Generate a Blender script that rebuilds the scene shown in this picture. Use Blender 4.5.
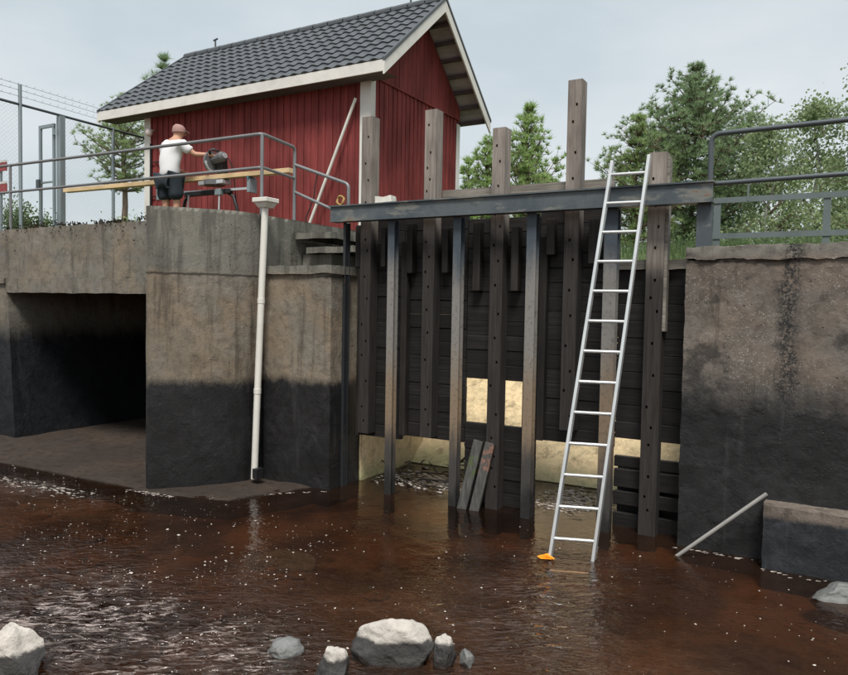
import bpy, bmesh, math, random
from math import radians, sin, cos, pi, sqrt, atan2
from mathutils import Vector, Matrix, noise

S = bpy.context.scene
C = S.collection
for o in list(bpy.data.objects):
    bpy.data.objects.remove(o)
random.seed(7)
U = random.uniform

# ------------------------------------------------------------------ camera, sky, sun, exposure
# axes: x runs along the sluice front (to the right), y upstream, z up, water at z = 0
cam_d = bpy.data.cameras.new('camera')
cam = bpy.data.objects.new('camera', cam_d)
C.objects.link(cam)
th, pitch, roll = atan2(715, 1250), radians(2.5), 0.0178
f0 = Vector((-sin(th), cos(th), 0)); r0 = Vector((cos(th), sin(th), 0)); up0 = Vector((0, 0, 1))
fw = f0 * cos(pitch) - up0 * sin(pitch); u2 = f0 * sin(pitch) + up0 * cos(pitch)
Rv = r0 * cos(roll) + u2 * sin(roll); Uv = u2 * cos(roll) - r0 * sin(roll)
m = Matrix((Rv, Uv, -fw)).transposed().to_4x4()
m.translation = Vector((0, 0, 2.2))
cam.matrix_world = m
cam_d.sensor_width = 36.0
cam_d.sensor_fit = 'HORIZONTAL'
cam_d.lens = 715 / 848 * 36
cam_d.clip_start = 0.05
cam_d.clip_end = 3000
S.camera = cam

SUN_EL, SUN_AZ = radians(58), radians(152)     # azimuth from +y towards +x
w = bpy.data.worlds.new('World'); S.world = w; w.use_nodes = True
nt = w.node_tree; nt.nodes.clear()
wo = nt.nodes.new('ShaderNodeOutputWorld'); bg = nt.nodes.new('ShaderNodeBackground')
sky = nt.nodes.new('ShaderNodeTexSky'); sky.sky_type = 'NISHITA'; sky.sun_disc = False
sky.sun_elevation = SUN_EL; sky.sun_rotation = SUN_AZ; sky.air_density = 1.2; sky.dust_density = 3.0
tc = nt.nodes.new('ShaderNodeTexCoord')
mp = nt.nodes.new('ShaderNodeMapping'); mp.inputs['Scale'].default_value = (1.0, 1.0, 2.6)
ns = nt.nodes.new('ShaderNodeTexNoise'); ns.inputs['Scale'].default_value = 2.1; ns.inputs['Detail'].default_value = 6
ns.inputs['Roughness'].default_value = 0.5
cr = nt.nodes.new('ShaderNodeValToRGB')
cr.color_ramp.elements[0].position = 0.36; cr.color_ramp.elements[0].color = (5.1, 5.75, 6.1, 1)
cr.color_ramp.elements[1].position = 0.66; cr.color_ramp.elements[1].color = (6.8, 7.15, 7.3, 1)
mx = nt.nodes.new('ShaderNodeMix'); mx.data_type = 'RGBA'; mx.inputs[0].default_value = 0.88
nt.links.new(tc.outputs['Generated'], mp.inputs['Vector']); nt.links.new(mp.outputs[0], ns.inputs['Vector'])
nt.links.new(ns.outputs['Fac'], cr.inputs[0])
nt.links.new(sky.outputs[0], mx.inputs[6]); nt.links.new(cr.outputs[0], mx.inputs[7])
nt.links.new(mx.outputs[2], bg.inputs['Color']); bg.inputs['Strength'].default_value = 0.1
nt.links.new(bg.outputs[0], wo.inputs['Surface'])

sd = bpy.data.lights.new('sun', 'SUN'); sun = bpy.data.objects.new('sun', sd); C.objects.link(sun)
sd.energy = 3.0; sd.angle = radians(16); sd.color = (1.0, 0.96, 0.9)
sdir = Vector((sin(SUN_AZ) * cos(SUN_EL), cos(SUN_AZ) * cos(SUN_EL), sin(SUN_EL)))
sun.rotation_euler = sdir.to_track_quat('Z', 'Y').to_euler()
S.view_settings.view_transform = 'Standard'; S.view_settings.look = 'None'
S.view_settings.exposure = 0.3; S.view_settings.gamma = 1.0
S.render.engine = 'CYCLES'
S.cycles.max_bounces = 8; S.cycles.transparent_max_bounces = 12
S.cycles.caustics_reflective = False; S.cycles.caustics_refractive = False

# ------------------------------------------------------------------ materials
class M:
    """tiny node builder"""
    def __init__(s, name):
        s.m = bpy.data.materials.new(name); s.m.use_nodes = True
        s.t = s.m.node_tree; s.b = s.t.nodes['Principled BSDF']
        g = s.t.nodes.new('ShaderNodeNewGeometry'); s.pos = g.outputs['Position']; s.isl = g.outputs['Random Per Island']
        s.rnd = s.t.nodes.new('ShaderNodeObjectInfo').outputs['Random']
        x = s.t.nodes.new('ShaderNodeSeparateXYZ'); s.l(s.pos, x.inputs[0]); s.x, s.y, s.z = x.outputs
    def l(s, a, b): s.t.links.new(a, b)
    def put(s, v, inp):
        if isinstance(v, (int, float)):
            inp.default_value = v
        elif isinstance(v, tuple):
            inp.default_value = v if len(v) == 4 or inp.type == 'VECTOR' else (*v, 1)
        else: s.l(v, inp)
    def noise(s, scale=5, detail=6, rough=0.55, stretch=None, off=(0, 0, 0)):
        n = s.t.nodes.new('ShaderNodeTexNoise'); n.inputs['Scale'].default_value = scale
        n.inputs['Detail'].default_value = detail; n.inputs['Roughness'].default_value = rough
        mp = s.t.nodes.new('ShaderNodeMapping'); s.l(s.pos, mp.inputs[0])
        mp.inputs['Scale'].default_value = stretch or (1, 1, 1); mp.inputs['Location'].default_value = off
        s.l(mp.outputs[0], n.inputs['Vector']); return n.outputs['Fac']
    def vor(s, scale, feature='F1', stretch=None, out='Distance'):
        n = s.t.nodes.new('ShaderNodeTexVoronoi'); n.feature = feature; n.inputs['Scale'].default_value = scale
        mp = s.t.nodes.new('ShaderNodeMapping'); s.l(s.pos, mp.inputs[0]); mp.inputs['Scale'].default_value = stretch or (1, 1, 1)
        s.l(mp.outputs[0], n.inputs['Vector']); return n.outputs[out]
    def math(s, op, a, b=0.0, clamp=False):
        n = s.t.nodes.new('ShaderNodeMath'); n.operation = op; n.use_clamp = clamp
        s.put(a, n.inputs[0]); s.put(b, n.inputs[1]); return n.outputs[0]
    def ramp(s, v, a, b, lo=0.0, hi=1.0, smooth=True):
        n = s.t.nodes.new('ShaderNodeMapRange'); n.interpolation_type = 'SMOOTHSTEP' if smooth else 'LINEAR'
        s.put(v, n.inputs[0]); s.put(a, n.inputs[1]); s.put(b, n.inputs[2]); s.put(lo, n.inputs[3]); s.put(hi, n.inputs[4]); return n.outputs[0]
    def mix(s, f, a, b, mode='MIX'):
        n = s.t.nodes.new('ShaderNodeMix'); n.data_type = 'RGBA'; n.blend_type = mode
        s.put(f, n.inputs[0]); s.put(a, n.inputs[6]); s.put(b, n.inputs[7]); return n.outputs[2]
    def bump(s, h, strength=0.4, dist=0.02, prev=None):
        n = s.t.nodes.new('ShaderNodeBump'); n.inputs['Strength'].default_value = strength
        n.inputs['Distance'].default_value = dist; s.l(h, n.inputs['Height'])
        if prev is not None: s.l(prev, n.inputs['Normal'])
        return n.outputs[0]
    def done(s, col, rough=0.8, nrm=None, metal=0.0, spec=0.4):
        s.put(col, s.b.inputs['Base Color']); s.put(rough, s.b.inputs['Roughness']); s.put(metal, s.b.inputs['Metallic'])
        s.b.inputs['Specular IOR Level'].default_value = spec
        if nrm is not None: s.l(nrm, s.b.inputs['Normal'])
        return s.m

def concrete(name, a, b, dark, zl, soft=0.12, pebbles=0.5, warm=None, wob=0.35, zcop=None, cop=None, streak=None):
    k = M(name); D = lambda c, f: tuple(x * f for x in c)
    n0 = k.noise(.55, 4, .6, off=(4, 2, 8)); n1 = k.noise(1.3, 8, 0.62); n2 = k.noise(9, 8, 0.68); n3 = k.noise(60, 5, 0.75); n4 = k.noise(28, 6, .7, off=(1, 5, 2))
    st = k.noise(6, 6, 0.65, (1, 1, 0.10))
    col = k.mix(k.ramp(n1, 0.38, 0.62), a, b)
    if warm: col = k.mix(k.math('MULTIPLY', k.ramp(k.noise(2.2, 6, 0.6, off=(3, 1, 5)), 0.42, 0.62), 0.85), col, warm)
    col = k.mix(k.ramp(n0, 0.42, 0.62, 0.0, .45), col, D(a, .5))
    col = k.mix(k.ramp(n2, 0.4, 0.68, 0.0, 0.75), col, D(a, .48))
    col = k.mix(k.ramp(n4, 0.56, 0.72, 0.0, 0.65), col, D(b, 1.5))
    col = k.mix(k.ramp(n3, 0.56, 0.7, 0.0, 0.7), col, D(a, .35))
    v = k.vor(60, out='Color'); vd = k.vor(60)                       # exposed aggregate
    spz = k.t.nodes.new('ShaderNodeSeparateColor'); k.l(v, spz.inputs[0])
    peb = k.math('MULTIPLY', k.ramp(k.noise(1.7, 5, 0.65, off=(9, 2, 1)), 0.44, 0.6), pebbles)
    peb = k.math('MULTIPLY', k.math('MULTIPLY', peb, k.ramp(vd, 0.2, 0.45, 1.0, 0.0)), k.ramp(spz.outputs[0], 0.6, 0.66))
    col = k.mix(peb, col, (0.36, 0.34, 0.31))
    col = k.mix(k.ramp(st, 0.52, 0.68, 0.0, 0.75), col, D(a, .3))
    if zcop is not None:
        col = k.mix(k.ramp(k.math('ADD', k.z, k.math('MULTIPLY', n2, 0.10)), zcop, zcop + .12), col, k.mix(k.ramp(st, .45, .62), k.mix(n2, cop, D(cop, .5)), D(cop, .42)))
    if zcop is not None:
        ln = k.math('ABSOLUTE', k.math('SUBTRACT', k.math('ADD', k.z, k.math('MULTIPLY', k.math('SUBTRACT', n2, .5), .05)), zcop - .03))
        col = k.mix(k.math('MULTIPLY', k.ramp(ln, .006, .022, .8, 0), k.ramp(n1, .4, .55)), col, (0.03, 0.026, 0.022))
    if streak is not None:
        sx = k.math('ABSOLUTE', k.math('SUBTRACT', k.math('ADD', k.x, k.math('ADD', k.math('MULTIPLY', n2, .2), k.math('MULTIPLY', n1, .25))), streak + .22))
        sm = k.math('MULTIPLY', k.ramp(sx, .02, .13, 1, 0), k.ramp(k.math('ADD', n3, k.math('MULTIPLY', n4, .7)), .74, .92))
        col = k.mix(sm, col, (0.025, 0.025, 0.025))
        col = k.mix(k.math('MULTIPLY', k.ramp(k.noise(2.6, 5, .6, off=(1, 7, 3)), .56, .64), .75), col, (0.035, 0.032, 0.03))
    zz = k.math('ADD', k.z, k.math('ADD', k.math('MULTIPLY', k.math('SUBTRACT', n1, 0.5), wob), k.math('MULTIPLY', k.math('SUBTRACT', st, 0.5), wob)))
    zz = k.math('ADD', zz, k.math('MULTIPLY', k.math('SUBTRACT', n2, .5), wob * .7)); zz = k.math('ADD', zz, k.math('MULTIPLY', k.math('SUBTRACT', n4, .5), wob * .35))
    wet = k.ramp(zz, zl - soft, zl + soft, 1.0, 0.0)
    dk = k.mix(k.ramp(n2, 0.35, 0.7), dark, D(dark, 2.0)); dk = k.mix(k.ramp(n1, .4, .6, 0, .6), dk, D(dark, .7))
    dk = k.mix(k.ramp(n3, 0.6, 0.76, 0, .6), dk, (0.11, 0.11, 0.105))
    dk = k.mix(k.ramp(st, .56, .68, 0, .5), dk, D(dark, 3.2))
    col = k.mix(wet, col, dk)
    pits = k.ramp(k.math('MINIMUM', k.vor(21, stretch=(1, 1, 1.3)), k.math('MULTIPLY', k.vor(9, stretch=(1, 1, 1.2)), 1.6)), 0.04, 0.18)
    gate = k.ramp(k.noise(3.1, 4, .6, off=(2, 8, 4)), 0.48, 0.6)
    col = k.mix(k.math('MULTIPLY', gate, k.ramp(pits, 0, 1, .85, 0)), col, (0.012, 0.012, 0.012))
    h = k.math('ADD', k.math('MULTIPLY', n4, 0.6), k.math('ADD', k.math('MULTIPLY', n3, 0.5), k.math('MULTIPLY', n2, 0.35)))
    h = k.math('ADD', h, k.math('MULTIPLY', k.math('MULTIPLY', pits, gate), 0.5))
    return k.done(col, k.ramp(wet, 0, 1, 0.92, 0.5), k.bump(h, 0.5, 0.016), spec=0.3)

def timber(name, a, b, axis='z', rough=0.8, var=0.35, spec=0.3, strength=0.5, wet=None):
    k = M(name)
    s = {'z': (1, 1, .05), 'x': (.05, 1, 1), 'y': (1, .05, 1)}[axis]
    g1 = k.noise(38, 6, 0.65, s); g2 = k.noise(4, 5, 0.6, {'z': (1, 1, .35), 'x': (.35, 1, 1), 'y': (1, .35, 1)}[axis])
    col = k.mix(k.ramp(g1, 0.3, 0.7), a, b)
    col = k.mix(k.ramp(g2, 0.35, 0.7, 0, .6), col, (a[0] * .45, a[1] * .45, a[2] * .45))
    hs = k.t.nodes.new('ShaderNodeHueSaturation'); k.l(col, hs.inputs['Color'])
    k.l(k.ramp(k.rnd, 0, 1, 1 - var, 1 + var, False), hs.inputs['Value']); col = hs.outputs[0]
    if wet:
        zz = k.math('ADD', k.z, k.math('MULTIPLY', k.math('SUBTRACT', g2, .5), wet[3]))
        col = k.mix(k.ramp(zz, wet[1] - wet[2], wet[1] + wet[2], 1, 0), col, k.mix(k.ramp(g1, .3, .7), wet[0], tuple(c * 2.1 for c in wet[0])))
    return k.done(col, rough, k.bump(g1, strength, 0.006), spec=spec)

def painted(name, c, rough=0.45, dirt=0.25, metal=0.0, rust=0.0, spec=0.4):
    k = M(name); n1 = k.noise(3, 7, .6); n2 = k.noise(22, 6, .65)
    col = k.mix(k.ramp(n1, .4, .75, 0, dirt), c, tuple(x * .45 for x in c))
    col = k.mix(k.ramp(n2, .55, .75, 0, dirt), col, tuple(min(1, x * 1.35 + .01) for x in c))
    if rust: col = k.mix(k.math('MULTIPLY', k.ramp(k.noise(6, 8, .7, off=(4, 4, 4)), .56, .68), rust), col, (0.16, 0.075, 0.035))
    return k.done(col, rough, k.bump(n2, .15, .004), metal, spec)

MT = {}
MT['conc_pier'] = concrete('concrete_pier', (0.25, 0.21, 0.16), (0.205, 0.185, 0.155), (0.0135, 0.0130, 0.0135), 1.27, 0.075, 0.2, (0.25, 0.19, 0.13), 0.2, 2.56, (0.25, 0.24, 0.205))
MT['conc_wall'] = concrete('concrete_wall', (0.180, 0.152, 0.128), (0.160, 0.145, 0.128), (0.0145, 0.0145, 0.015), 1.50, 0.24, 0.8, (0.19, 0.15, 0.12), 0.38, 2.68, (0.25, 0.235, 0.205), -.33)
MT['conc_bridge'] = concrete('concrete_bridge', (0.24, 0.215, 0.18), (0.205, 0.195, 0.17), (0.009, 0.010, 0.012), 1.75, 0.25, 0.2, (0.24, 0.195, 0.14), 0.4)
MT['conc_block'] = concrete('concrete_block', (0.22, 0.18, 0.15), (0.19, 0.165, 0.14), (0.017, 0.019, 0.022), 0.45, 0.03, 0.3, None, 0.07)
MT['apron'] = concrete('concrete_apron', (0.062, 0.044, 0.033), (0.040, 0.031, 0.025), (0.03, 0.022, 0.018), -1, 0.05, 0.2)
MT['apron'].node_tree.nodes['Principled BSDF'].inputs['Roughness'].default_value = .9
MT['cream'] = concrete('concrete_cream', (0.84, 0.68, 0.42), (0.80, 0.64, 0.40), (0.34, 0.33, 0.18), 0.10, 0.2, 0.0, (0.80, 0.61, 0.37), 0.5)
MT['cream'].node_tree.nodes['Principled BSDF'].inputs['Roughness'].default_value = .9
MT['gate_wood'] = timber('gate_wood', (0.011, 0.0098, 0.0095), (0.026, 0.0225, 0.021), 'x', 0.6, 0.3)
MT['gate_wood_v'] = timber('gate_wood_upright', (0.016, 0.0135, 0.0125), (0.036, 0.031, 0.028), 'z', 0.65, 0.3)
MT['stem'] = timber('lifting_post_wood', (0.20, 0.172, 0.15), (0.36, 0.32, 0.285), 'z', 0.85, 0.15, strength=0.8, wet=((0.021, 0.0182, 0.017), 3.02, 0.2, 0.6))
MT['stem_low'] = timber('lifting_post_wood_low', (0.20, 0.172, 0.15), (0.36, 0.32, 0.285), 'z', 0.85, 0.15, strength=0.8, wet=((0.021, 0.0182, 0.017), 2.62, 0.15, 0.5))
MT['old_wood'] = timber('weathered_wood', (0.17, 0.155, 0.135), (0.34, 0.31, 0.27), 'x', 0.9, 0.2)
MT['lean_wood'] = timber('wet_board_wood', (0.045, 0.045, 0.042), (0.10, 0.095, 0.088), 'z', 0.6, 0.2)
MT['red'] = timber('red_board_paint', (0.19, 0.035, 0.033), (0.25, 0.050, 0.046), 'z', 0.8, 0.13, strength=0.3)
MT['white'] = painted('white_wood_paint', (0.70, 0.68, 0.64), 0.6, 0.3)
MT['pine_board'] = timber('fresh_pine', (0.62, 0.44, 0.24), (0.74, 0.56, 0.34), 'x', 0.7, 0.06, strength=0.2)
MT['soffit'] = timber('soffit_wood', (0.42, 0.42, 0.48), (0.52, 0.52, 0.58), 'x', 0.85, 0.15)
MT['purlin'] = timber('purlin_wood', (0.11, 0.09, 0.095), (0.16, 0.13, 0.135), 'x', 0.85, 0.1)
MT['slate'] = painted('dark_roof_tile', (0.088, 0.098, 0.108), 0.5, 0.3, spec=0.4)
def beam_mat():
    k = M('beam_paint'); n1 = k.noise(3.2, 8, .65, (.5, 1, 1.5)); n2 = k.noise(24, 7, .7, (.6, 1, 1)); n3 = k.noise(1.7, 6, .65, off=(6, 3, 1))
    col = k.mix(k.ramp(n3, .4, .6), (0.065, 0.082, 0.095), (0.10, 0.118, 0.125))
    col = k.mix(k.ramp(n1, .53, .60, 0, .8), col, (0.19, 0.195, 0.175))
    col = k.mix(k.math('MULTIPLY', k.ramp(n1, .60, .66), k.ramp(n2, .42, .6)), col, (0.20, 0.115, 0.065))
    col = k.mix(k.ramp(n2, .55, .7, 0, .6), col, (0.035, 0.038, 0.04))
    return k.done(col, .55, k.bump(n2, .25, .004), .1)
MT['beam'] = beam_mat()
def board_mat(name, patch, lo, hi):
    k = M(name); g1 = k.noise(40, 6, .65, (1, 1, .06)); n = k.noise(14, 6, .7, off=(3, 3, 3))
    col = k.mix(k.ramp(g1, .3, .7), (0.04, 0.04, 0.038), (0.10, 0.096, 0.09))
    zz = k.math('ADD', k.z, k.math('MULTIPLY', k.math('SUBTRACT', n, .5), .25))
    f = k.math('MULTIPLY', k.math('MULTIPLY', k.ramp(zz, lo - .08, lo), k.ramp(zz, hi, hi + .06, 1, 0)), k.ramp(n, .46, .62))
    return k.done(k.mix(f, col, patch), .6, k.bump(g1, .5, .006))
MT['lean_green'] = board_mat('mossy_board', (0.07, 0.095, 0.03), .40, .56)
MT['lean_red'] = board_mat('board_with_paint', (0.25, 0.125, 0.085), .48, .70)
MT['dark_steel'] = painted('dark_wet_steel', (0.022, 0.025, 0.028), 0.5, 0.5, rust=.3)
MT['stick'] = painted('grey_dirty_tube', (0.34, 0.33, 0.31), 0.6, 0.5)
MT['rail'] = painted('railing_steel', (0.085, 0.10, 0.11), 0.45, 0.3, metal=0.3, rust=0.15)
MT['rail_l'] = painted('galvanised_rail', (0.23, 0.235, 0.24), 0.5, 0.3, metal=0.4)
MT['galv'] = painted('galvanised_steel', (0.27, 0.32, 0.34), 0.5, 0.2, metal=0.4)
MT['galv_dark'] = painted('dull_galvanised', (0.14, 0.17, 0.17), 0.6, 0.4, metal=0.2, rust=.1)
MT['alu'] = painted('aluminium', (0.66, 0.68, 0.68), 0.36, 0.35, metal=0.55)
MT['pvc'] = painted('white_plastic', (0.70, 0.68, 0.62), 0.4, 0.22)
MT['black'] = painted('black_plastic', (0.018, 0.018, 0.02), 0.5, 0.2)
MT['grey_pl'] = painted('grey_tool_metal', (0.13, 0.13, 0.135), 0.45, 0.3)
MT['silver'] = painted('silver_metal', (0.6, 0.62, 0.64), 0.35, 0.1, metal=0.5)
MT['blue'] = painted('blue_paint', (0.06, 0.17, 0.25), 0.5, 0.1)
MT['skin'] = painted('skin', (0.50, 0.27, 0.18), 0.55, 0.06)
MT['shirt'] = painted('white_cotton', (0.76, 0.76, 0.77), 0.9, 0.05)
MT['shorts'] = painted('navy_cotton', (0.022, 0.030, 0.040), 0.9, 0.15)
MT['cap'] = painted('faded_red_cloth', (0.36, 0.22, 0.20), 0.9, 0.2)
MT['dark'] = painted('dark_cloth', (0.02, 0.02, 0.022), 0.9, 0.1)
MT['signred'] = painted('sign_red', (0.33, 0.05, 0.05), 0.5, 0.1)
MT['orange'] = painted('orange_plastic', (0.85, 0.33, 0.02), 0.5, 0.1)
MT['rope'] = painted('yellow_brown_rope', (0.42, 0.27, 0.10), 0.9, 0.2)
MT['foam'] = painted('foam', (0.56, 0.50, 0.45), 0.6, 0.05)
MT['wet_stick'] = painted('wet_bark', (0.035, 0.027, 0.02), 0.55, 0.3)
MT['hole'] = painted('hole_black', (0.006, 0.006, 0.006), 0.95, 0.0)  # plain near-black, assigned to no part
MT['lamp'] = painted('lamp_glass', (0.75, 0.66, 0.63), 0.3, 0.02)

def col_steel():
    k = M('column_steel'); n1 = k.noise(4, 7, .65, (1, 1, .25)); n2 = k.noise(25, 6, .7)
    zz = k.math('ADD', k.z, k.math('MULTIPLY', k.math('SUBTRACT', n1, .5), 1.0))
    col = k.mix(k.ramp(zz, 2.35, 2.9), (0.23, 0.22, 0.205), (0.06, 0.08, 0.10))
    col = k.mix(k.ramp(zz, 1.1, 1.9, 1, 0), col, (0.25, 0.185, 0.125))
    col = k.mix(k.ramp(zz, .5, 1.0, 1, 0), col, (0.06, 0.056, 0.053))
    col = k.mix(k.ramp(zz, .1, .35, 1, 0), col, (0.02, 0.02, 0.02))
    col = k.mix(k.ramp(n2, .5, .72, 0, .75), col, (0.06, 0.05, 0.045))
    return k.done(col, .6, k.bump(n2, .3, .006), .15)
MT['col'] = col_steel()

def rock_mat():
    k = M('river_rock'); n1 = k.noise(5, 8, .65); n2 = k.noise(45, 7, .7)
    col = k.mix(k.ramp(n1, .3, .7), (0.64, 0.59, 0.53), (0.47, 0.435, 0.39))
    col = k.mix(k.ramp(n2, .55, .72, 0, .7), col, (0.17, 0.155, 0.14))
    zz = k.math('ADD', k.z, k.math('MULTIPLY', k.math('SUBTRACT', n1, .5), .12))
    col = k.mix(k.ramp(zz, .135, .16, 1, 0), col, (0.055, 0.052, 0.05))
    col = k.mix(k.ramp(zz, -.02, .02, 1, 0), col, (0.06, 0.042, 0.03))
    return k.done(col, k.ramp(zz, .08, .12, .35, .85), k.bump(k.math('ADD', n2, k.math('MULTIPLY', n1, 1.5)), .7, .02))
MT['rock'] = rock_mat()
def wet_rock():
    k = M('wet_rock'); n1 = k.noise(6, 8, .65); n2 = k.noise(50, 6, .7)
    col = k.mix(k.ramp(n1, .3, .7), (0.22, 0.225, 0.22), (0.13, 0.13, 0.125))
    col = k.mix(k.ramp(n2, .55, .75, 0, .6), col, (0.06, 0.06, 0.055))
    return k.done(col, .38, k.bump(k.math('ADD', n2, n1), .6, .015))
MT['rock_wet'] = wet_rock()

def bed_mat():
    k = M('brown_river_bed'); n1 = k.noise(1.1, 7, .6); n2 = k.noise(11, 7, .65)
    v = k.vor(7, out='Color'); sp = k.t.nodes.new('ShaderNodeSeparateColor'); k.l(v, sp.inputs[0])
    col = k.mix(k.ramp(n1, .38, .6), (0.05, 0.028, 0.017), (0.27, 0.155, 0.092))
    col = k.mix(k.math('MULTIPLY', sp.outputs[0], .35), col, (0.15, 0.105, 0.065))
    col = k.mix(k.ramp(n2, .5, .75, 0, .7), col, (0.035, 0.024, 0.016))
    return k.done(col, .9, k.bump(n2, .6, .04))
MT['bed'] = bed_mat()

def ground_mat():
    k = M('grassy_ground'); n1 = k.noise(.6, 7, .6); n2 = k.noise(14, 7, .7)
    col = k.mix(k.ramp(n1, .35, .65), (0.07, 0.11, 0.035), (0.11, 0.13, 0.05))
    col = k.mix(k.ramp(n2, .5, .7, 0, .6), col, (0.10, 0.085, 0.055))
    return k.done(col, .95, k.bump(n2, .6, .06))
MT['ground'] = ground_mat()
def gravel_mat():
    k = M('gravel_bank'); n1 = k.noise(2, 7, .6); n2 = k.noise(30, 7, .7)
    col = k.mix(k.ramp(n1, .35, .65), (0.19, 0.17, 0.145), (0.12, 0.10, 0.08))
    col = k.mix(k.ramp(n2, .45, .7, 0, .6), col, (0.3, 0.28, 0.25))
    return k.done(col, .95, k.bump(n2, .7, .05))
MT['gravel'] = gravel_mat()

def leaf(name, a, b, c=None):
    k = M(name); n1 = k.noise(1.8, 4, .6)
    col = k.mix(k.isl, a, b)
    col = k.mix(k.ramp(n1, .35, .7, 0, .7), col, c or tuple(x * .62 for x in a))
    k.done(col, .6, None, 0, .3)
    tr = k.t.nodes.new('ShaderNodeBsdfTranslucent'); k.l(col, tr.inputs[0])
    ms = k.t.nodes.new('ShaderNodeMixShader'); ms.inputs[0].default_value = .55
    k.l(k.b.outputs[0], ms.inputs[1]); k.l(tr.outputs[0], ms.inputs[2])
    k.l(ms.outputs[0], k.t.nodes['Material Output'].inputs['Surface'])
    return k.m
MT['pine_leaf'] = leaf('pine_needles', (0.25, 0.37, 0.19), (0.42, 0.53, 0.30))
MT['pine_leaf2'] = leaf('bright_pine_needles', (0.30, 0.42, 0.17), (0.47, 0.57, 0.28))
MT['spruce_leaf'] = leaf('young_shoots', (0.30, 0.45, 0.15), (0.50, 0.62, 0.27), (0.28, 0.40, 0.16))
MT['birch_leaf'] = leaf('birch_leaves', (0.30, 0.39, 0.20), (0.45, 0.53, 0.31))
MT['bush_leaf'] = leaf('bush_leaves', (0.13, 0.21, 0.09), (0.25, 0.33, 0.15))
MT['ivy_leaf'] = leaf('dry_creeper_leaves', (0.03, 0.035, 0.018), (0.085, 0.06, 0.035))
MT['bark'] = timber('bark', (0.12, 0.085, 0.06), (0.23, 0.17, 0.125), 'z', .95, .15)
MT['birch_bark'] = timber('birch_bark', (0.30, 0.29, 0.27), (0.55, 0.54, 0.51), 'x', .9, .1)

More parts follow.
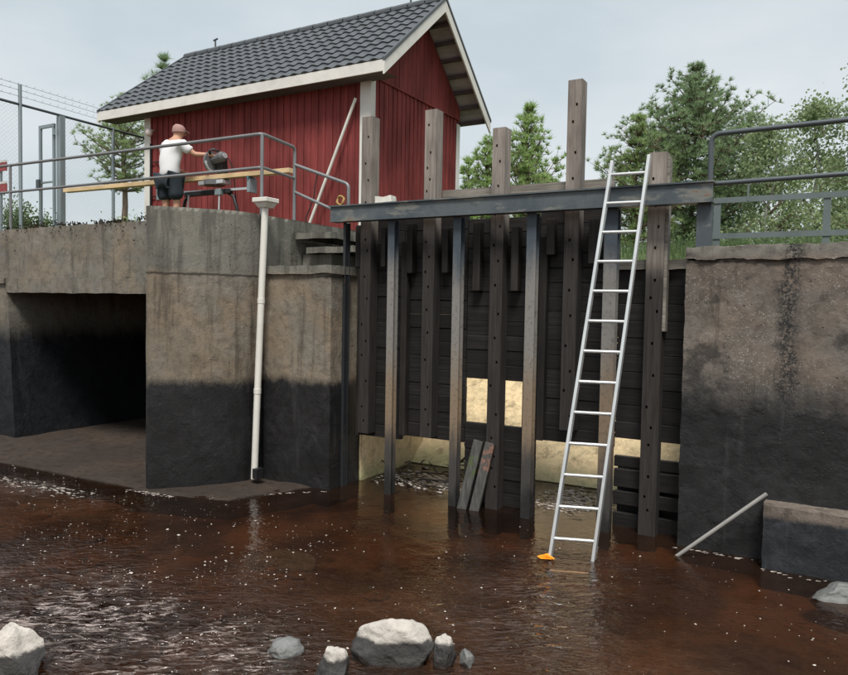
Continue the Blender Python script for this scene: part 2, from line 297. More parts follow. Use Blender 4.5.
def water_mat():
    k = M('brown_water')
    def g(cx, cy, rx, ry):
        a = k.math('POWER', k.math('DIVIDE', k.math('SUBTRACT', k.x, cx), rx), 2.0); b = k.math('POWER', k.math('DIVIDE', k.math('SUBTRACT', k.y, cy), ry), 2.0)
        return k.math('POWER', 2.718, k.math('MULTIPLY', k.math('ADD', a, b), -1.0))
    rif = k.math('ADD', k.math('ADD', g(-4.6, 3.1, 1.6, .95), g(-3.1, 2.8, 1.0, .7)), k.math('ADD', k.math('MULTIPLY', g(-8.2, 5.0, 1.6, .30), .8), k.math('ADD', k.math('MULTIPLY', g(-1.9, 5.0, .7, 1.2), .6), k.math('MULTIPLY', g(-.4, 3.6, 1.2, .8), .5))), True)
    patch = k.ramp(k.noise(1.4, 4, .6), .38, .62)
    rif = k.math('MULTIPLY', rif, k.ramp(patch, 0, 1, .45, 1))
    def wav(scale, sx, sy, det, dist, w):
        n = k.t.nodes.new('ShaderNodeTexNoise'); n.inputs['Scale'].default_value = scale; n.inputs['Detail'].default_value = det
        n.inputs['Roughness'].default_value = .5; n.inputs['Distortion'].default_value = dist
        mp = k.t.nodes.new('ShaderNodeMapping'); k.l(k.pos, mp.inputs[0]); mp.vector_type = 'TEXTURE'
        mp.inputs['Rotation'].default_value = (0, 0, th + w); mp.inputs['Scale'].default_value = (sx, sy, 1)
        k.l(mp.outputs[0], n.inputs['Vector']); return n.outputs['Fac']
    b1 = wav(13, 2.0, .75, 2, .6, .1); b2 = wav(27, 1.6, .8, 2, .4, -.25); b3 = wav(4.5, 1.6, .9, 1, .3, .3)
    hr = k.math('MULTIPLY', k.math('ADD', b1, k.math('MULTIPLY', b2, .5)), rif)
    hc = k.math('MULTIPLY', k.math('ADD', k.math('MULTIPLY', b2, .085), k.math('MULTIPLY', b3, .17)), k.math('MULTIPLY', k.ramp(k.noise(.8, 3, .5, off=(7, 7, 7)), .35, .65, .5, 1.4), k.ramp(k.y, 5.6, 6.6, 1, .45)))
    nrm = k.bump(k.math('ADD', hr, hc), 1.0, .06)
    fr = k.t.nodes.new('ShaderNodeFresnel'); fr.inputs[0].default_value = 1.5; k.l(nrm, fr.inputs['Normal'])
    gl = k.t.nodes.new('ShaderNodeBsdfGlossy'); gl.inputs['Roughness'].default_value = .03; k.l(nrm, gl.inputs['Normal'])
    tr = k.t.nodes.new('ShaderNodeBsdfTransparent'); tr.inputs[0].default_value = (0.56, 0.41, 0.295, 1)
    body = k.mix(k.ramp(k.noise(.9, 5, .6, off=(5, 5, 5)), .35, .65), (0.020, 0.010, 0.0065), (0.070, 0.034, 0.020))
    bar_ = k.math('MULTIPLY', k.math('MAXIMUM', g(-7.4, 4.55, 1.6, .28), k.math('MULTIPLY', g(-.9, 4.3, 2.0, .9), .9)), k.ramp(k.noise(5, 6, .65, (1, 1.3, 1)), .3, .65, .35, 1))
    body = k.mix(bar_, body, (0.15, 0.082, 0.048))
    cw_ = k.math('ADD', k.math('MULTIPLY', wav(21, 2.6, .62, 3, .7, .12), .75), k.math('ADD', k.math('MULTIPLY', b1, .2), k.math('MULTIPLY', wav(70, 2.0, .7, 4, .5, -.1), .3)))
    foam_glint = k.math('MULTIPLY', k.ramp(cw_, .58, .72, 0, .95), k.math('MINIMUM', k.math('ADD', k.math('POWER', rif, 1.5), k.math('ADD', g(-2.5, 7.75, .4, .55), k.math('MULTIPLY', g(-4.2, 7.6, .5, .3), .6))), 1.0))  # streaks of foam and painted-in sky reflection, on riffles and under gates
    body = k.mix(foam_glint, body, (0.42, 0.34, 0.31))
    df = k.t.nodes.new('ShaderNodeBsdfDiffuse'); k.l(body, df.inputs[0]); k.l(nrm, df.inputs['Normal'])
    m0 = k.t.nodes.new('ShaderNodeMixShader'); k.l(k.math('MAXIMUM', .25, k.math('MULTIPLY', foam_glint, .9)), m0.inputs[0]); k.l(tr.outputs[0], m0.inputs[1]); k.l(df.outputs[0], m0.inputs[2])
    ms = k.t.nodes.new('ShaderNodeMixShader'); k.l(fr.outputs[0], ms.inputs[0]); k.l(m0.outputs[0], ms.inputs[1]); k.l(gl.outputs[0], ms.inputs[2])
    k.l(ms.outputs[0], k.t.nodes['Material Output'].inputs['Surface'])
    return k.m
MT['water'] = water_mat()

# ------------------------------------------------------------------ builders
ORG = {}
class MB:
    def __init__(s): s.v = []; s.f = []
    def quad(s, a, b, c, d):
        n = len(s.v); s.v += [Vector(a), Vector(b), Vector(c), Vector(d)]; s.f.append((n, n + 1, n + 2, n + 3))
    def tri(s, a, b, c):
        n = len(s.v); s.v += [Vector(a), Vector(b), Vector(c)]; s.f.append((n, n + 1, n + 2))
    def hexa(s, P):
        n = len(s.v); s.v += [Vector(p) for p in P]
        for q in ((0, 3, 2, 1), (4, 5, 6, 7), (0, 1, 5, 4), (1, 2, 6, 5), (2, 3, 7, 6), (3, 0, 4, 7)): s.f.append(tuple(n + i for i in q))
        return s
    def box(s, x0, x1, y0, y1, z0, z1):
        return s.hexa([(x0, y0, z0), (x1, y0, z0), (x1, y1, z0), (x0, y1, z0), (x0, y0, z1), (x1, y0, z1), (x1, y1, z1), (x0, y1, z1)])
    def bar(s, a, b, w, h, up=(0, 0, 1)):
        """rectangular bar from a to b, w across, h along up"""
        a = Vector(a); b = Vector(b); d = (b - a).normalized(); up = Vector(up)
        sx = d.cross(up).normalized(); uy = sx.cross(d).normalized(); sx = sx * w / 2; uy = uy * h / 2
        return s.hexa([a - sx - uy, a + sx - uy, b + sx - uy, b - sx - uy, a - sx + uy, a + sx + uy, b + sx + uy, b - sx + uy])
    def tube(s, pts, r, n=8, cap=True):
        pts = [Vector(p) for p in pts]; rs = r if isinstance(r, (list, tuple)) else [r] * len(pts)
        base = len(s.v); prev = None
        for i, p in enumerate(pts):
            d = (pts[min(i + 1, len(pts) - 1)] - pts[max(i - 1, 0)])
            if d.length < 1e-9: d = Vector((0, 0, 1))
            d.normalize()
            if prev is None:
                a = Vector((1, 0, 0)) if abs(d.x) < .8 else Vector((0, 1, 0)); x = d.cross(a).normalized()
            else: x = (prev - d * prev.dot(d)).normalized()
            prev = x; y = d.cross(x)
            for j in range(n):
                t = 2 * pi * j / n; s.v.append(p + (x * cos(t) + y * sin(t)) * rs[i])
        for i in range(len(pts) - 1):
            for j in range(n):
                k = (j + 1) % n; s.f.append((base + i * n + j, base + i * n + k, base + (i + 1) * n + k, base + (i + 1) * n + j))
        if cap:
            s.f.append(tuple(base + j for j in reversed(range(n)))); e = base + (len(pts) - 1) * n; s.f.append(tuple(e + j for j in range(n)))
        return s
    def prism(s, poly, z0, z1):
        n = len(s.v); k = len(poly)
        s.v += [Vector((p[0], p[1], z0)) for p in poly] + [Vector((p[0], p[1], z1)) for p in poly]
        s.f.append(tuple(n + i for i in reversed(range(k)))); s.f.append(tuple(n + k + i for i in range(k)))
        for i in range(k): j = (i + 1) % k; s.f.append((n + i, n + j, n + k + j, n + k + i))
        return s
    def sheet(s, a, b, c, d, nx, ny):
        a, b, c, d = map(Vector, (a, b, c, d)); n = len(s.v)
        for j in range(ny + 1):
            for i in range(nx + 1):
                t, q = i / nx, j / ny; s.v.append(a.lerp(b, t).lerp(d.lerp(c, t), q))
        for j in range(ny):
            for i in range(nx):
                k = n + j * (nx + 1) + i; s.f.append((k, k + 1, k + nx + 2, k + nx + 1))
        return s
    def gridbox(s, x0, x1, y0, y1, z0, z1, st):
        """box with every face subdivided"""
        return s.gridprism([(x0, y0), (x1, y0), (x1, y1), (x0, y1)], z0, z1, st)
    def gridprism(s, poly, z0, z1, st):
        k = len(poly); nz = max(1, round((z1 - z0) / st))
        for i in range(k):
            a = poly[i]; b = poly[(i + 1) % k]; L = max(1, round(sqrt((a[0] - b[0]) ** 2 + (a[1] - b[1]) ** 2) / st))
            s.sheet((a[0], a[1], z0), (b[0], b[1], z0), (b[0], b[1], z1), (a[0], a[1], z1), L, nz)
        if k == 4:
            L = lambda a, b: max(1, round(sqrt((a[0] - b[0]) ** 2 + (a[1] - b[1]) ** 2) / st))
            p = [(q[0], q[1], z1) for q in poly]
            s.sheet(p[0], p[1], p[2], p[3], L(poly[0], poly[1]), L(poly[1], poly[2]))
        else:
            n = len(s.v); s.v += [Vector((q[0], q[1], z1)) for q in poly]; s.f.append(tuple(n + i for i in range(k)))
        return s
    def rough(s, amp, sc=3.0, seed=0, fine=0.35):
        o = Vector((seed * 7.1, seed * 3.3, seed * 1.7))
        for i, p in enumerate(s.v):
            d = noise.noise_vector(p * sc + o) + noise.noise_vector(p * sc * 3.7 + o) * fine + noise.noise_vector(p * sc * 9 + o) * fine * .5
            s.v[i] = p + d * amp
        return s
    def build(s, name, mat, parent=None, smooth=False, bevel=0, merge=False, kind=None):
        o0 = ORG.get(parent.name, Vector()) if parent else Vector()
        me = bpy.data.meshes.new(name); me.from_pydata([p - o0 for p in s.v], [], s.f)
        if merge:
            bm = bmesh.new(); bm.from_mesh(me); bmesh.ops.remove_doubles(bm, verts=bm.verts, dist=1e-4)
            bmesh.ops.recalc_face_normals(bm, faces=bm.faces); bm.to_mesh(me); bm.free()
        me.materials.append(MT[mat] if isinstance(mat, str) else mat)
        if smooth or merge:
            me.polygons.foreach_set('use_smooth', [True] * len(me.polygons)); me.set_sharp_from_angle(angle=radians(48))
        ob = bpy.data.objects.new(name, me); C.objects.link(ob)
        if parent: ob.parent = parent
        ORG[ob.name] = o0
        if bevel:
            b = ob.modifiers.new('bevel', 'BEVEL'); b.width = bevel; b.segments = 2; b.limit_method = 'ANGLE'; b.angle_limit = radians(40)
        if kind: ob['kind'] = kind
        return ob
def thing(name, label, cat, loc=(0, 0, 0), group=None):
    o = bpy.data.objects.new(name, None); C.objects.link(o); o.location = loc; o.empty_display_size = .1
    ORG[o.name] = Vector(loc); return tag(o, label, cat, group)
def tag(o, label, cat, group=None):
    o['label'] = label; o['category'] = cat
    if group: o['group'] = group
    return o
def inst(name, mesh, parent, loc, rot=(0, 0, 0), scale=(1, 1, 1)):
    """one more piece sharing a mesh; loc in world metres"""
    ob = bpy.data.objects.new(name, mesh); C.objects.link(ob); ob.parent = parent
    ob.location = Vector(loc) - ORG[parent.name]; ob.rotation_euler = rot; ob.scale = scale
    ORG[ob.name] = Vector(loc); return ob

# ------------------------------------------------------------------ setting: ground, bed, water
g = MB()
g.quad((-700, 7.2, 3.30), (-7.6, 7.2, 3.30), (-7.6, 700, 3.30), (-700, 700, 3.30))
g.quad((-7.6, 9.2, 3.30), (-5.2, 9.2, 3.30), (-5.2, 700, 3.30), (-7.6, 700, 3.30))
g.quad((-5.2, 9.2, 3.30), (-5.2, 9.2, 2.0), (-5.2, 700, 2.0), (-5.2, 700, 3.30))
g.quad((-5.2, 11.2, 2.3), (-1.2, 11.2, 2.3), (-1.2, 700, 2.3), (-5.2, 700, 2.3))
g.quad((-1.2, 7.5, 2.70), (700, 7.5, 2.70), (700, 700, 2.70), (-1.2, 700, 2.70))
g.quad((-1.2, 7.5, 2.70), (-1.2, 700, 2.70), (-1.2, 700, 2.2), (-1.2, 7.5, 2.2))
go = g.build('ground', 'ground'); go['kind'] = 'structure'

# grassy bank rising behind the sluice
b = MB(); NX, NY = 60, 24
n0 = len(b.v)
for j in range(NY + 1):
    for i in range(NX + 1):
        x = -14 + 30 * i / NX; y = 11 + 16 * j / NY
        t = min(1, j / 9); t = t * t * (3 - 2 * t)
        z = 2.25 + t * (1.25 + .35 * noise.noise(Vector((x * .25, y * .25, 1)))) + .12 * noise.noise(Vector((x, y, 3)))
        b.v.append(Vector((x, y, z)))
for j in range(NY):
    for i in range(NX):
        k = j * (NX + 1) + i; b.f.append((k, k + 1, k + NX + 2, k + NX + 1))
bk = b.build('grassy_bank', 'ground', smooth=True); bk['kind'] = 'structure'
def bank_z(x, y):
    t = min(1, max(0, (y - 11) / 16 * 24 / 9)); t = t * t * (3 - 2 * t)
    return 2.25 + t * (1.25 + .35 * noise.noise(Vector((x * .25, y * .25, 1))))

b = MB(); xs = [-700, -60, -25] + [-16 + 20 * i / 130 for i in range(131)] + [12, 40, 700]
ys = [-700, -60, -20] + [-6 + 15.6 * i / 100 for i in range(101)]
def bed_z(x, y):
    z = -.22 + .10 * noise.noise(Vector((x * .5, y * .5, 2))) + .05 * noise.noise(Vector((x * 1.8, y * 1.8, 5)))
    z += .12 * math.exp(-(((x + 7.8) / 1.3) ** 2 + ((y - 4.4) / .5) ** 2))          # submerged bar on the left
    z += .13 * max(0, 1 - abs(y - 3.1 - .1 * x) / 1.2) * (1 if -6 < x < 2 else 0) * .5  # shallows near the stones
    if y < 1.8: z += (1.8 - y) * .42
    if x > 3: z += (x - 3) * .3
    return min(z, 1.6)
for y in ys:
    for x in xs: b.v.append(Vector((x, y, bed_z(x, y) if -17 < x < 12.1 and y > -21 else bed_z(max(-17, min(x, 12)), max(y, -20)))))
NXb = len(xs)
for j in range(len(ys) - 1):
    for i in range(NXb - 1):
        k = j * NXb + i; b.f.append((k, k + 1, k + NXb + 1, k + NXb))
bo = b.build('river_bed', 'bed', smooth=True); bo['kind'] = 'structure'

# water surface: real ripples, rougher over the riffles
def axis(lo, hi, st, far_lo, far_hi):
    n = int((hi - lo) / st); return [far_lo, (far_lo + lo) / 2 if far_lo < lo - 4 else (far_lo + lo) / 2] + [lo + i * st for i in range(n + 1)] + [far_hi]
wx = axis(-11.0, 1.4, .025, -60, 9); wy = axis(1.6, 9.0, .025, -12, 9.25)
def gs(x, y, cx, cy, rx, ry): return math.exp(-((x - cx) / rx) ** 2 - ((y - cy) / ry) ** 2)
def ripple(x, y):
    near = gs(x, y, -4.4, 2.9, 1.5, .75) + .8 * gs(x, y, -3.0, 2.6, 1.0, .8)
    a = .0013 + .013 * min(1, near) + .006 * gs(x, y, -8.6, 4.9, 1.2, .30) + .0035 * gs(x, y, -1.9, 5.2, .6, 1.0) + .004 * gs(x, y, -.3, 3.6, 1.0, .8) + .004 * gs(x, y, -2.3, 7.7, .4, .7) + .004 * gs(x, y, -4.1, 7.5, .4, .5)
    e = .868 * x + .497 * y; k_ = -.497 * x + .868 * y
    p = Vector((e * 6.5, k_ * 11, .3)); q = Vector((e * 11, k_ * 19, 4.1)); r = Vector((x * 1.5, y * 2.4, 9))
    return a * (noise.noise(p) * 1.5 + noise.noise(q) * .7) + .0035 * noise.noise(r)
wv = MB()
for y in wy:
    for x in wx: wv.v.append(Vector((x, y, ripple(x, y))))
n = len(wx)
for j in range(len(wy) - 1):
    for i in range(n - 1):
        k = j * n + i; wv.f.append((k, k + 1, k + n + 1, k + n))
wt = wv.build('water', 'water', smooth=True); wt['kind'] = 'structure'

# ------------------------------------------------------------------ concrete works
# left pier with its splayed wing wall, deck edge, ledge and steps
pier = thing('concrete_pier', 'tall concrete pier with splayed wing, tide-dark foot, between culvert mouth and wooden gates', 'pier', (-6.2, 6.7, 0))
FACE = []
for i in range(15):            # gently convex plan from the wing tip to the inner corner
    t = i / 14; p = Vector((-6.87, 5.60)).lerp(Vector((-6.19, 6.60)), t); q = 4 * t * (1 - t) * .10 * (.6 + .8 * t)
    FACE.append((p.x + .83 * q, p.y - .56 * q))
TIP = [(-6.97, 5.64), (-6.93, 5.605)]
MB().gridprism(TIP + FACE[:-1] + [(-6.205, 6.56), (-6.2, 6.7), (-6.2, 6.95), (-6.2, 7.2), (-6.2, 9.1), (-7.4, 9.1), (-7.42, 6.05)], -.5, 3.30, .05).rough(.005, 2.5, 1).build('wing_wall', 'conc_pier', pier, merge=True)
MB().gridprism([(-6.15, 6.74), (-5.12, 6.74), (-5.12, 9.2), (-6.15, 9.2)], -.5, 2.56, .05).rough(.006, 3, 4).build('pier_body', 'conc_pier', pier, merge=True)
MB().gridprism([(-6.15, 6.70), (-5.09, 6.70), (-5.09, 9.2), (-6.15, 9.2)], 2.561, 2.66, .05).rough(.012, 5, 5).build('coping', 'conc_pier', pier, merge=True)
for i, (x0, x1, z0, z1) in enumerate([(-6.18, -5.60, 3.05, 3.13), (-6.0, -5.25, 2.86, 2.94)]):
    MB().gridbox(x0, x1, 7.35, 8.7, z0, z1, .07).rough(.008, 5, 6 + i).build('step', 'conc_pier', pier, merge=True)
MB().gridbox(-6.17, -5.7, 7.5, 8.7, 2.661, 2.859, .08).rough(.006, 4, 8).build('step_support', 'conc_pier', pier, merge=True)
MB().gridprism([(-7.0, 5.45), (-5.75, 5.75), (-5.35, 6.72), (-6.9, 6.72)], -.45, .012, .06).rough(.02, 3, 9).build('footing', 'apron', pier, smooth=True, merge=True)

# left bridge over the culvert
br = thing('concrete_bridge', 'low concrete culvert bridge with deep dark rectangular mouth below the handrail', 'culvert', (-9.5, 6.5, 0))
MB().gridbox(-20, -7.45, 6.5, 7.2, 2.52, 3.28, .06).rough(.010, 4, 11).build('parapet', 'conc_bridge', br, merge=True)
MB().gridbox(-11.25, -7.45, 6.47, 14, 2.30, 2.519, .07).rough(.010, 4, 12).build('lintel', 'conc_bridge', br, merge=True)
MB().gridbox(-20, -11.25, 6.44, 6.52, 2.44, 2.519, .07).rough(.010, 4, 13).build('string_course', 'conc_bridge', br, merge=True)
lw = MB()
lw.sheet((-20, 6.48, -.5), (-11.0, 6.48, -.5), (-11.25, 6.48, 2.51), (-20, 6.48, 2.51), 90, 50)
lw.sheet((-11.0, 6.48, -.5), (-10.3, 14, -.5), (-11.25, 14, 2.51), (-11.25, 6.48, 2.51), 90, 50)
lw.rough(.010, 4, 14).build('abutment_wall', 'conc_bridge', br, merge=True)
k = MB(); k.quad((-12.5, 13.9, -.5), (-6, 13.9, -.5), (-6, 13.9, 2.4), (-12.5, 13.9, 2.4)); k.build('end_wall', 'conc_bridge', br)
k = MB(); k.quad((-7.1, 6.4, -.5), (-7.1, 14, -.5), (-7.1, 14, 2.4), (-7.1, 6.4, 2.4)); k.build('inner_wall', 'conc_bridge', br)
ap = MB()
for (x0, y0) in ((0, 0),): ap.sheet((-20, 5.0, .012), (-6.95, 5.55, .012), (-6.95, 14, .16), (-20, 14, .16), 130, 80)
ap.rough(.010, 2.2, 15).build('apron_slab', 'apron', br, smooth=True)
k = MB(); k.sheet((-20, 5.0, -.5), (-6.95, 5.55, -.5), (-6.95, 5.55, .012), (-20, 5.0, .012), 130, 4); k.rough(.010, 2.2, 15).build('apron_edge', 'apron', br, smooth=True)

# right wall
rw = thing('concrete_wall', 'massive pebbly concrete wall on the right, pinkish above and tide-black below, carrying a pipe railing', 'wall', (-1.2, 6.95, 0))
MB().gridbox(-1.2, 3.2, 6.95, 8.0, -.5, 2.665, .04).rough(.010, 3, 21, .7).build('wall_body', 'conc_wall', rw, merge=True)
MB().gridbox(-1.2, 3.2, 6.925, 8.0, 2.666, 2.79, .035).rough(.017, 5, 22, .8).build('coping', 'conc_wall', rw, merge=True)
bl = MB().gridbox(-.46, 2.0, 6.73, 6.96, -.5, .545, .035).rough(.009, 5, 23, .6).build('concrete_block', 'conc_block', merge=True)
tag(bl, 'squared dark concrete plinth with pale worn top edge at the foot of the pebbly wall', 'block')

# cream wall seen through the gate openings
cw = MB().hexa([(-5.16, 8.55, -.5), (-1.19, 8.55, -.5), (-1.19, 11.4, -.5), (-5.16, 11.4, -.5), (-5.16, 8.6, .0), (-1.19, 8.6, .0), (-1.19, 11.4, 2.31), (-5.16, 11.4, 2.31)])
cw.sheet((-5.16, 8.595, .01), (-1.19, 8.595, .01), (-1.19, 11.39, 2.325), (-5.16, 11.39, 2.325), 40, 40)
cw = cw.build('cream_slab', 'cream')
MB().gridbox(-5.118, -5.085, 7.36, 9.9, -.5, 2.55, .07).rough(.006, 3, 33).build('cream_facing', 'cream', pier, merge=True)
tag(cw, 'cream-coloured sloping concrete slab glimpsed through the openings under the gates', 'slab')

# ------------------------------------------------------------------ sluice: beam, columns, gates
bm_ = thing('steel_beam', 'long blue-grey steel channel beam across the tops of the sluice gates', 'beam', (-3.1, 6.9, 3.2))
MB().box(-5.24, -.98, 6.865, 6.88, 3.195, 3.355).build('web', 'beam', bm_)
MB().box(-5.25, -.97, 6.84, 6.99, 3.356, 3.37).build('top_flange', 'beam', bm_)
MB().box(-5.24, -.98, 6.855, 6.99, 3.18, 3.194).build('bottom_flange', 'beam', bm_)
for x in (-4.44, -3.59, -2.73, -1.91, -1.08):
    MB().box(x - .05, x + .05, 6.881, 6.985, 3.1945, 3.3555).build('stiffener', 'beam', bm_)

COLS = [(-5.10, .035, 'narrow dark steel column standing against the pier end'), (-4.44, .09, 'rusty H-shaped steel column between the first and second gates from the pier'),
        (-3.59, .095, 'tan-rusted steel column just left of the gate with cream windows'), (-2.73, .105, 'grey steel column just right of the gate with cream windows'), (-1.91, .13, 'steel column half hidden behind the aluminium ladder')]
for x, wd, lab in COLS:
    cm = 'dark_steel' if x < -5 else 'col'
    t = thing('steel_column', lab, 'column', (x, 7.05, 0), 'steel columns between the sluice gates')
    MB().box(x - wd / 2, x + wd / 2, 6.96, 6.972, -.4, 3.179).build('front_flange', cm, t, bevel=.003)
    MB().box(x - .006, x + .006, 6.9721, 7.048, -.4, 3.178).build('web', cm, t)
    MB().box(x - wd / 2, x + wd / 2, 7.0481, 7.06, -.4, 3.179).build('back_flange', cm, t)
t = thing('steel_column', 'short blue-grey steel post carrying the beam end on the right wall', 'column', (-1.06, 7.0, 2.8), 'steel columns between the sluice gates')
MB().box(-1.125, -1.0, 6.96, 6.972, 2.78, 3.179).build('front_flange', 'beam', t)
MB().box(-1.068, -1.056, 6.9721, 7.078, 2.78, 3.178).build('web', 'beam', t)
MB().box(-1.125, -1.0, 7.0781, 7.09, 2.78, 3.179).build('back_flange', 'beam', t)

def post_mesh(mb, x0, x1, y0, y1, z0, z1, holes, hw=.011, hh=.015, depth=.05):
    """timber post whose front face has real square pockets"""
    mb.quad((x0, y1, z0), (x0, y0, z0), (x0, y0, z1), (x0, y1, z1)); mb.quad((x1, y0, z0), (x1, y1, z0), (x1, y1, z1), (x1, y0, z1))
    mb.quad((x1, y1, z0), (x0, y1, z0), (x0, y1, z1), (x1, y1, z1)); mb.quad((x0, y0, z1), (x1, y0, z1), (x1, y1, z1), (x0, y1, z1))
    F = lambda a, b, c, d: mb.quad((a, y0, c), (b, y0, c), (b, y0, d), (a, y0, d))
    z = z0
    for hx, hz in sorted(holes, key=lambda h: h[1]):
        F(x0, x1, z, hz - hh); a, b = hx - hw, hx + hw; c, d = hz - hh, hz + hh; yb = y0 + depth
        F(x0, a, c, d); F(b, x1, c, d)
        mb.quad((a, y0, c), (a, yb, c), (a, yb, d), (a, y0, d)); mb.quad((b, yb, c), (b, y0, c), (b, y0, d), (b, yb, d))
        mb.quad((a, y0, c), (b, y0, c), (b, yb, c), (a, yb, c)); mb.quad((a, yb, d), (b, yb, d), (b, y0, d), (a, y0, d))
        mb.quad((a, yb, c), (b, yb, c), (b, yb, d), (a, yb, d)); z = d
    F(x0, x1, z, z1)
    return mb

plank_meshes = {}
rnd_h = random.Random(3)
def plank(par, x0, x1, z0, z1, y=7.25, th=.06, mat='gate_wood'):
    key = (round(x1 - x0, 3), round(z1 - z0, 3), th, mat)
    if key not in plank_meshes:
        q = MB().box(-(x1 - x0) / 2, (x1 - x0) / 2, 0, th, -(z1 - z0) / 2 + .0004, (z1 - z0) / 2 - .0004)
        me = bpy.data.meshes.new('plank'); me.from_pydata(q.v, [], q.f); me.materials.append(MT[mat]); plank_meshes[key] = me
    o = inst('plank', plank_meshes[key], par, ((x0 + x1) / 2, y + U(-.007, .007), (z0 + z1) / 2), (U(-.02, .02), 0, U(-.003, .003)))
    bv = o.modifiers.new('bevel', 'BEVEL'); bv.width = .006; bv.segments = 1
    return o

BAYS = [  # x0, x1, stem centre, stem top, gate bottom, gate top, stem bottom, label
    (-5.04, -4.44, -4.875, 4.43, .60, 3.24, .66, 'first wooden sluice gate from the pier, tall grey post by the house corner'),
    (-4.43, -3.60, -4.01, 4.41, .66, 3.24, .70, 'second wooden sluice gate from the pier, above heaped driftwood'),
    (-3.59, -2.75, -3.17, 4.12, -.4, 3.15, -.4, 'wooden sluice gate with two cream-lit window openings'),
    (-2.74, -1.90, -2.345, 4.51, .79, 3.24, .95, 'wooden sluice gate with the tallest post, raised behind the ladder'),
    (-1.89, -1.18, -1.51, 3.71, -.4, 2.60, -.4, 'lowest-topped wooden sluice gate beside the right wall with gaps between its lower planks')]
for bi, (x0, x1, sx, st, zb, zt, sb, lab) in enumerate(BAYS):
    t = thing('sluice_gate', lab, 'sluice gate', (sx, 7.2, max(zb, 0)), 'wooden sluice gates')
    if bi == 2: spans = [(.90 - .15 * (i + 1), .90 - .15 * i) for i in range(8)] + [(1.40 + .162 * i, 1.40 + .162 * (i + 1)) for i in range(11)]
    elif bi == 4: spans = [(.90 + .17 * i, .90 + .17 * (i + 1)) for i in range(10)] + [(.61, .72), (.40, .585), (.22, .36), (-.08, .14), (-.3, -.08)]
    else:
        nn = round((zt - zb) / .157); h = (zt - zb) / nn; spans = [(zb + h * i, zb + h * (i + 1)) for i in range(nn)]
    for a, c in spans: plank(t, x0, x1, a, c)
    if bi == 2: MB().box(-2.905, x1 + .045, 7.245, 7.312, .86, 1.45).build('stile', 'gate_wood_v', t, bevel=.005)
    if bi == 4:
        plank(t, x0, x1, -.3, .62, 7.40, .05)
        MB().gridbox(x0 - .02, x1 - .01, 7.18, 7.40, 2.60, 2.69, .06).rough(.008, 6, 41).build('cap_plank', 'old_wood', t)
    holes = []; z = max(sb, .1) + .15; s_ = 1
    while z < st - .12:
        holes.append((sx + s_ * .02 + U(-.022, .022), z)); s_ = -s_; z += rnd_h.choice([.13, .17, .2, .26, .31])
    wd = .074 if bi != 4 else .082
    pm = post_mesh(MB(), sx - wd, sx + wd, 7.08, 7.235, sb, st, holes)
    pm.build('lifting_post', 'stem_low' if bi == 4 else 'stem', t)
    if bi == 4: MB().box(sx + wd + .001, sx + wd + .03, 7.09, 7.2, 2.0, 3.66).build('post_lath', 'old_wood', t)
    stubs = [[(-5.13 + .1, 2.66, .07), (-4.66, 2.66, .06)], [(-4.29, 2.58, .075), (-3.83, 2.58, .075)], [(-3.44, 2.38, .09), (-2.98, 2.38, .085)], [(-2.585, 2.76, .09), (-2.13, 2.66, .10)], []][bi]
    for cx, bz, wd2 in stubs:
        MB().box(cx - wd2 / 2, cx + wd2 / 2, 7.13 + U(-.01, .01), 7.235, bz, min(zt, 3.05) + U(.0, .12)).build('guide_block', 'gate_wood_v', t, bevel=.006)
    if bi in (1, 3):
        cx = {1: -4.375, 3: -2.665}[bi]
        MB().box(cx - .04, cx + .04, 7.15, 7.24, zb + .01, 2.95).build('edge_batten', 'gate_wood_v', t, bevel=.006)
    if bi == 0: MB().box(-5.035, -4.995, 7.15, 7.24, zb + .01, 2.9).build('edge_batten', 'gate_wood_v', t, bevel=.005)

for a, c, lab in (((-3.46, 6.93, -.05), (-3.325, 7.06, .74), 'greenish wet board leaning on the windowed gate, left of the pair'), ((-3.31, 6.93, -.05), (-3.185, 7.06, .73), 'wet board with red paint traces leaning on the windowed gate, right of the pair')):
    o = MB().bar(a, c, .11, .035, (0, 1, 0)).build('leaning_board', 'lean_green' if 'greenish' in lab else 'lean_red', bevel=.004); tag(o, lab, 'board', 'boards leaning on the gate')
o = MB().box(-3.95, -1.98, 7.27, 7.32, 3.40, 3.53).rough(.012, 3, 51).build('walkway_board', 'old_wood'); tag(o, 'weathered grey timber board lying along behind the steel beam', 'board')
o = MB().gridbox(-4.60, -4.38, 6.86, 6.97, 3.371, 3.44, .025).rough(.02, 9, 52).build('white_rag', 'pvc', smooth=True, merge=True); tag(o, 'crumpled white rag lying on the steel beam in front of the house gable', 'rag')

# ------------------------------------------------------------------ house
H = thing('red_house', 'small red wooden gate house with dark tiled gable roof', 'house', (-8.9, 10.8, 3.3))
HX0, HX1, HY0, HY1, ZB, ZE = -11.6, -6.43, 9.4, 12.42, 3.30, 5.82
RY, RZ = 10.9, 7.40
YF, ZF = 9.06, 5.86          # front eave
YR, ZR = 12.78, 5.80         # rear eave
RX0, RX1 = -12.55, -5.95
SKEW = .34                   # the far verge runs in towards the ridge      # verge ends
core = MB(); core.prism([(HX0 + .02, HY0 + .03), (HX1 - .03, HY0 + .03), (HX1 - .03, HY1 - .02), (HX0 + .02, HY1 - .02)], ZB, 5.85)
n = len(core.v)
core.v += [Vector(p) for p in [(HX1 - .03, HY0 + .03, 5.85), (HX1 - .03, HY1 - .02, 5.85), (HX1 - .03, RY, 7.2), (HX0 + .02, HY0 + .03, 5.85), (HX0 + .02, HY1 - .02, 5.85), (HX0 + .02, RY, 7.2)]]
core.f += [(n, n + 1, n + 2), (n + 4, n + 3, n + 5)]
core.build('wall', MT['red'], H)
def roof_zf(y): return ZF + (y - YF) * (RZ - ZF) / (RY - YF)
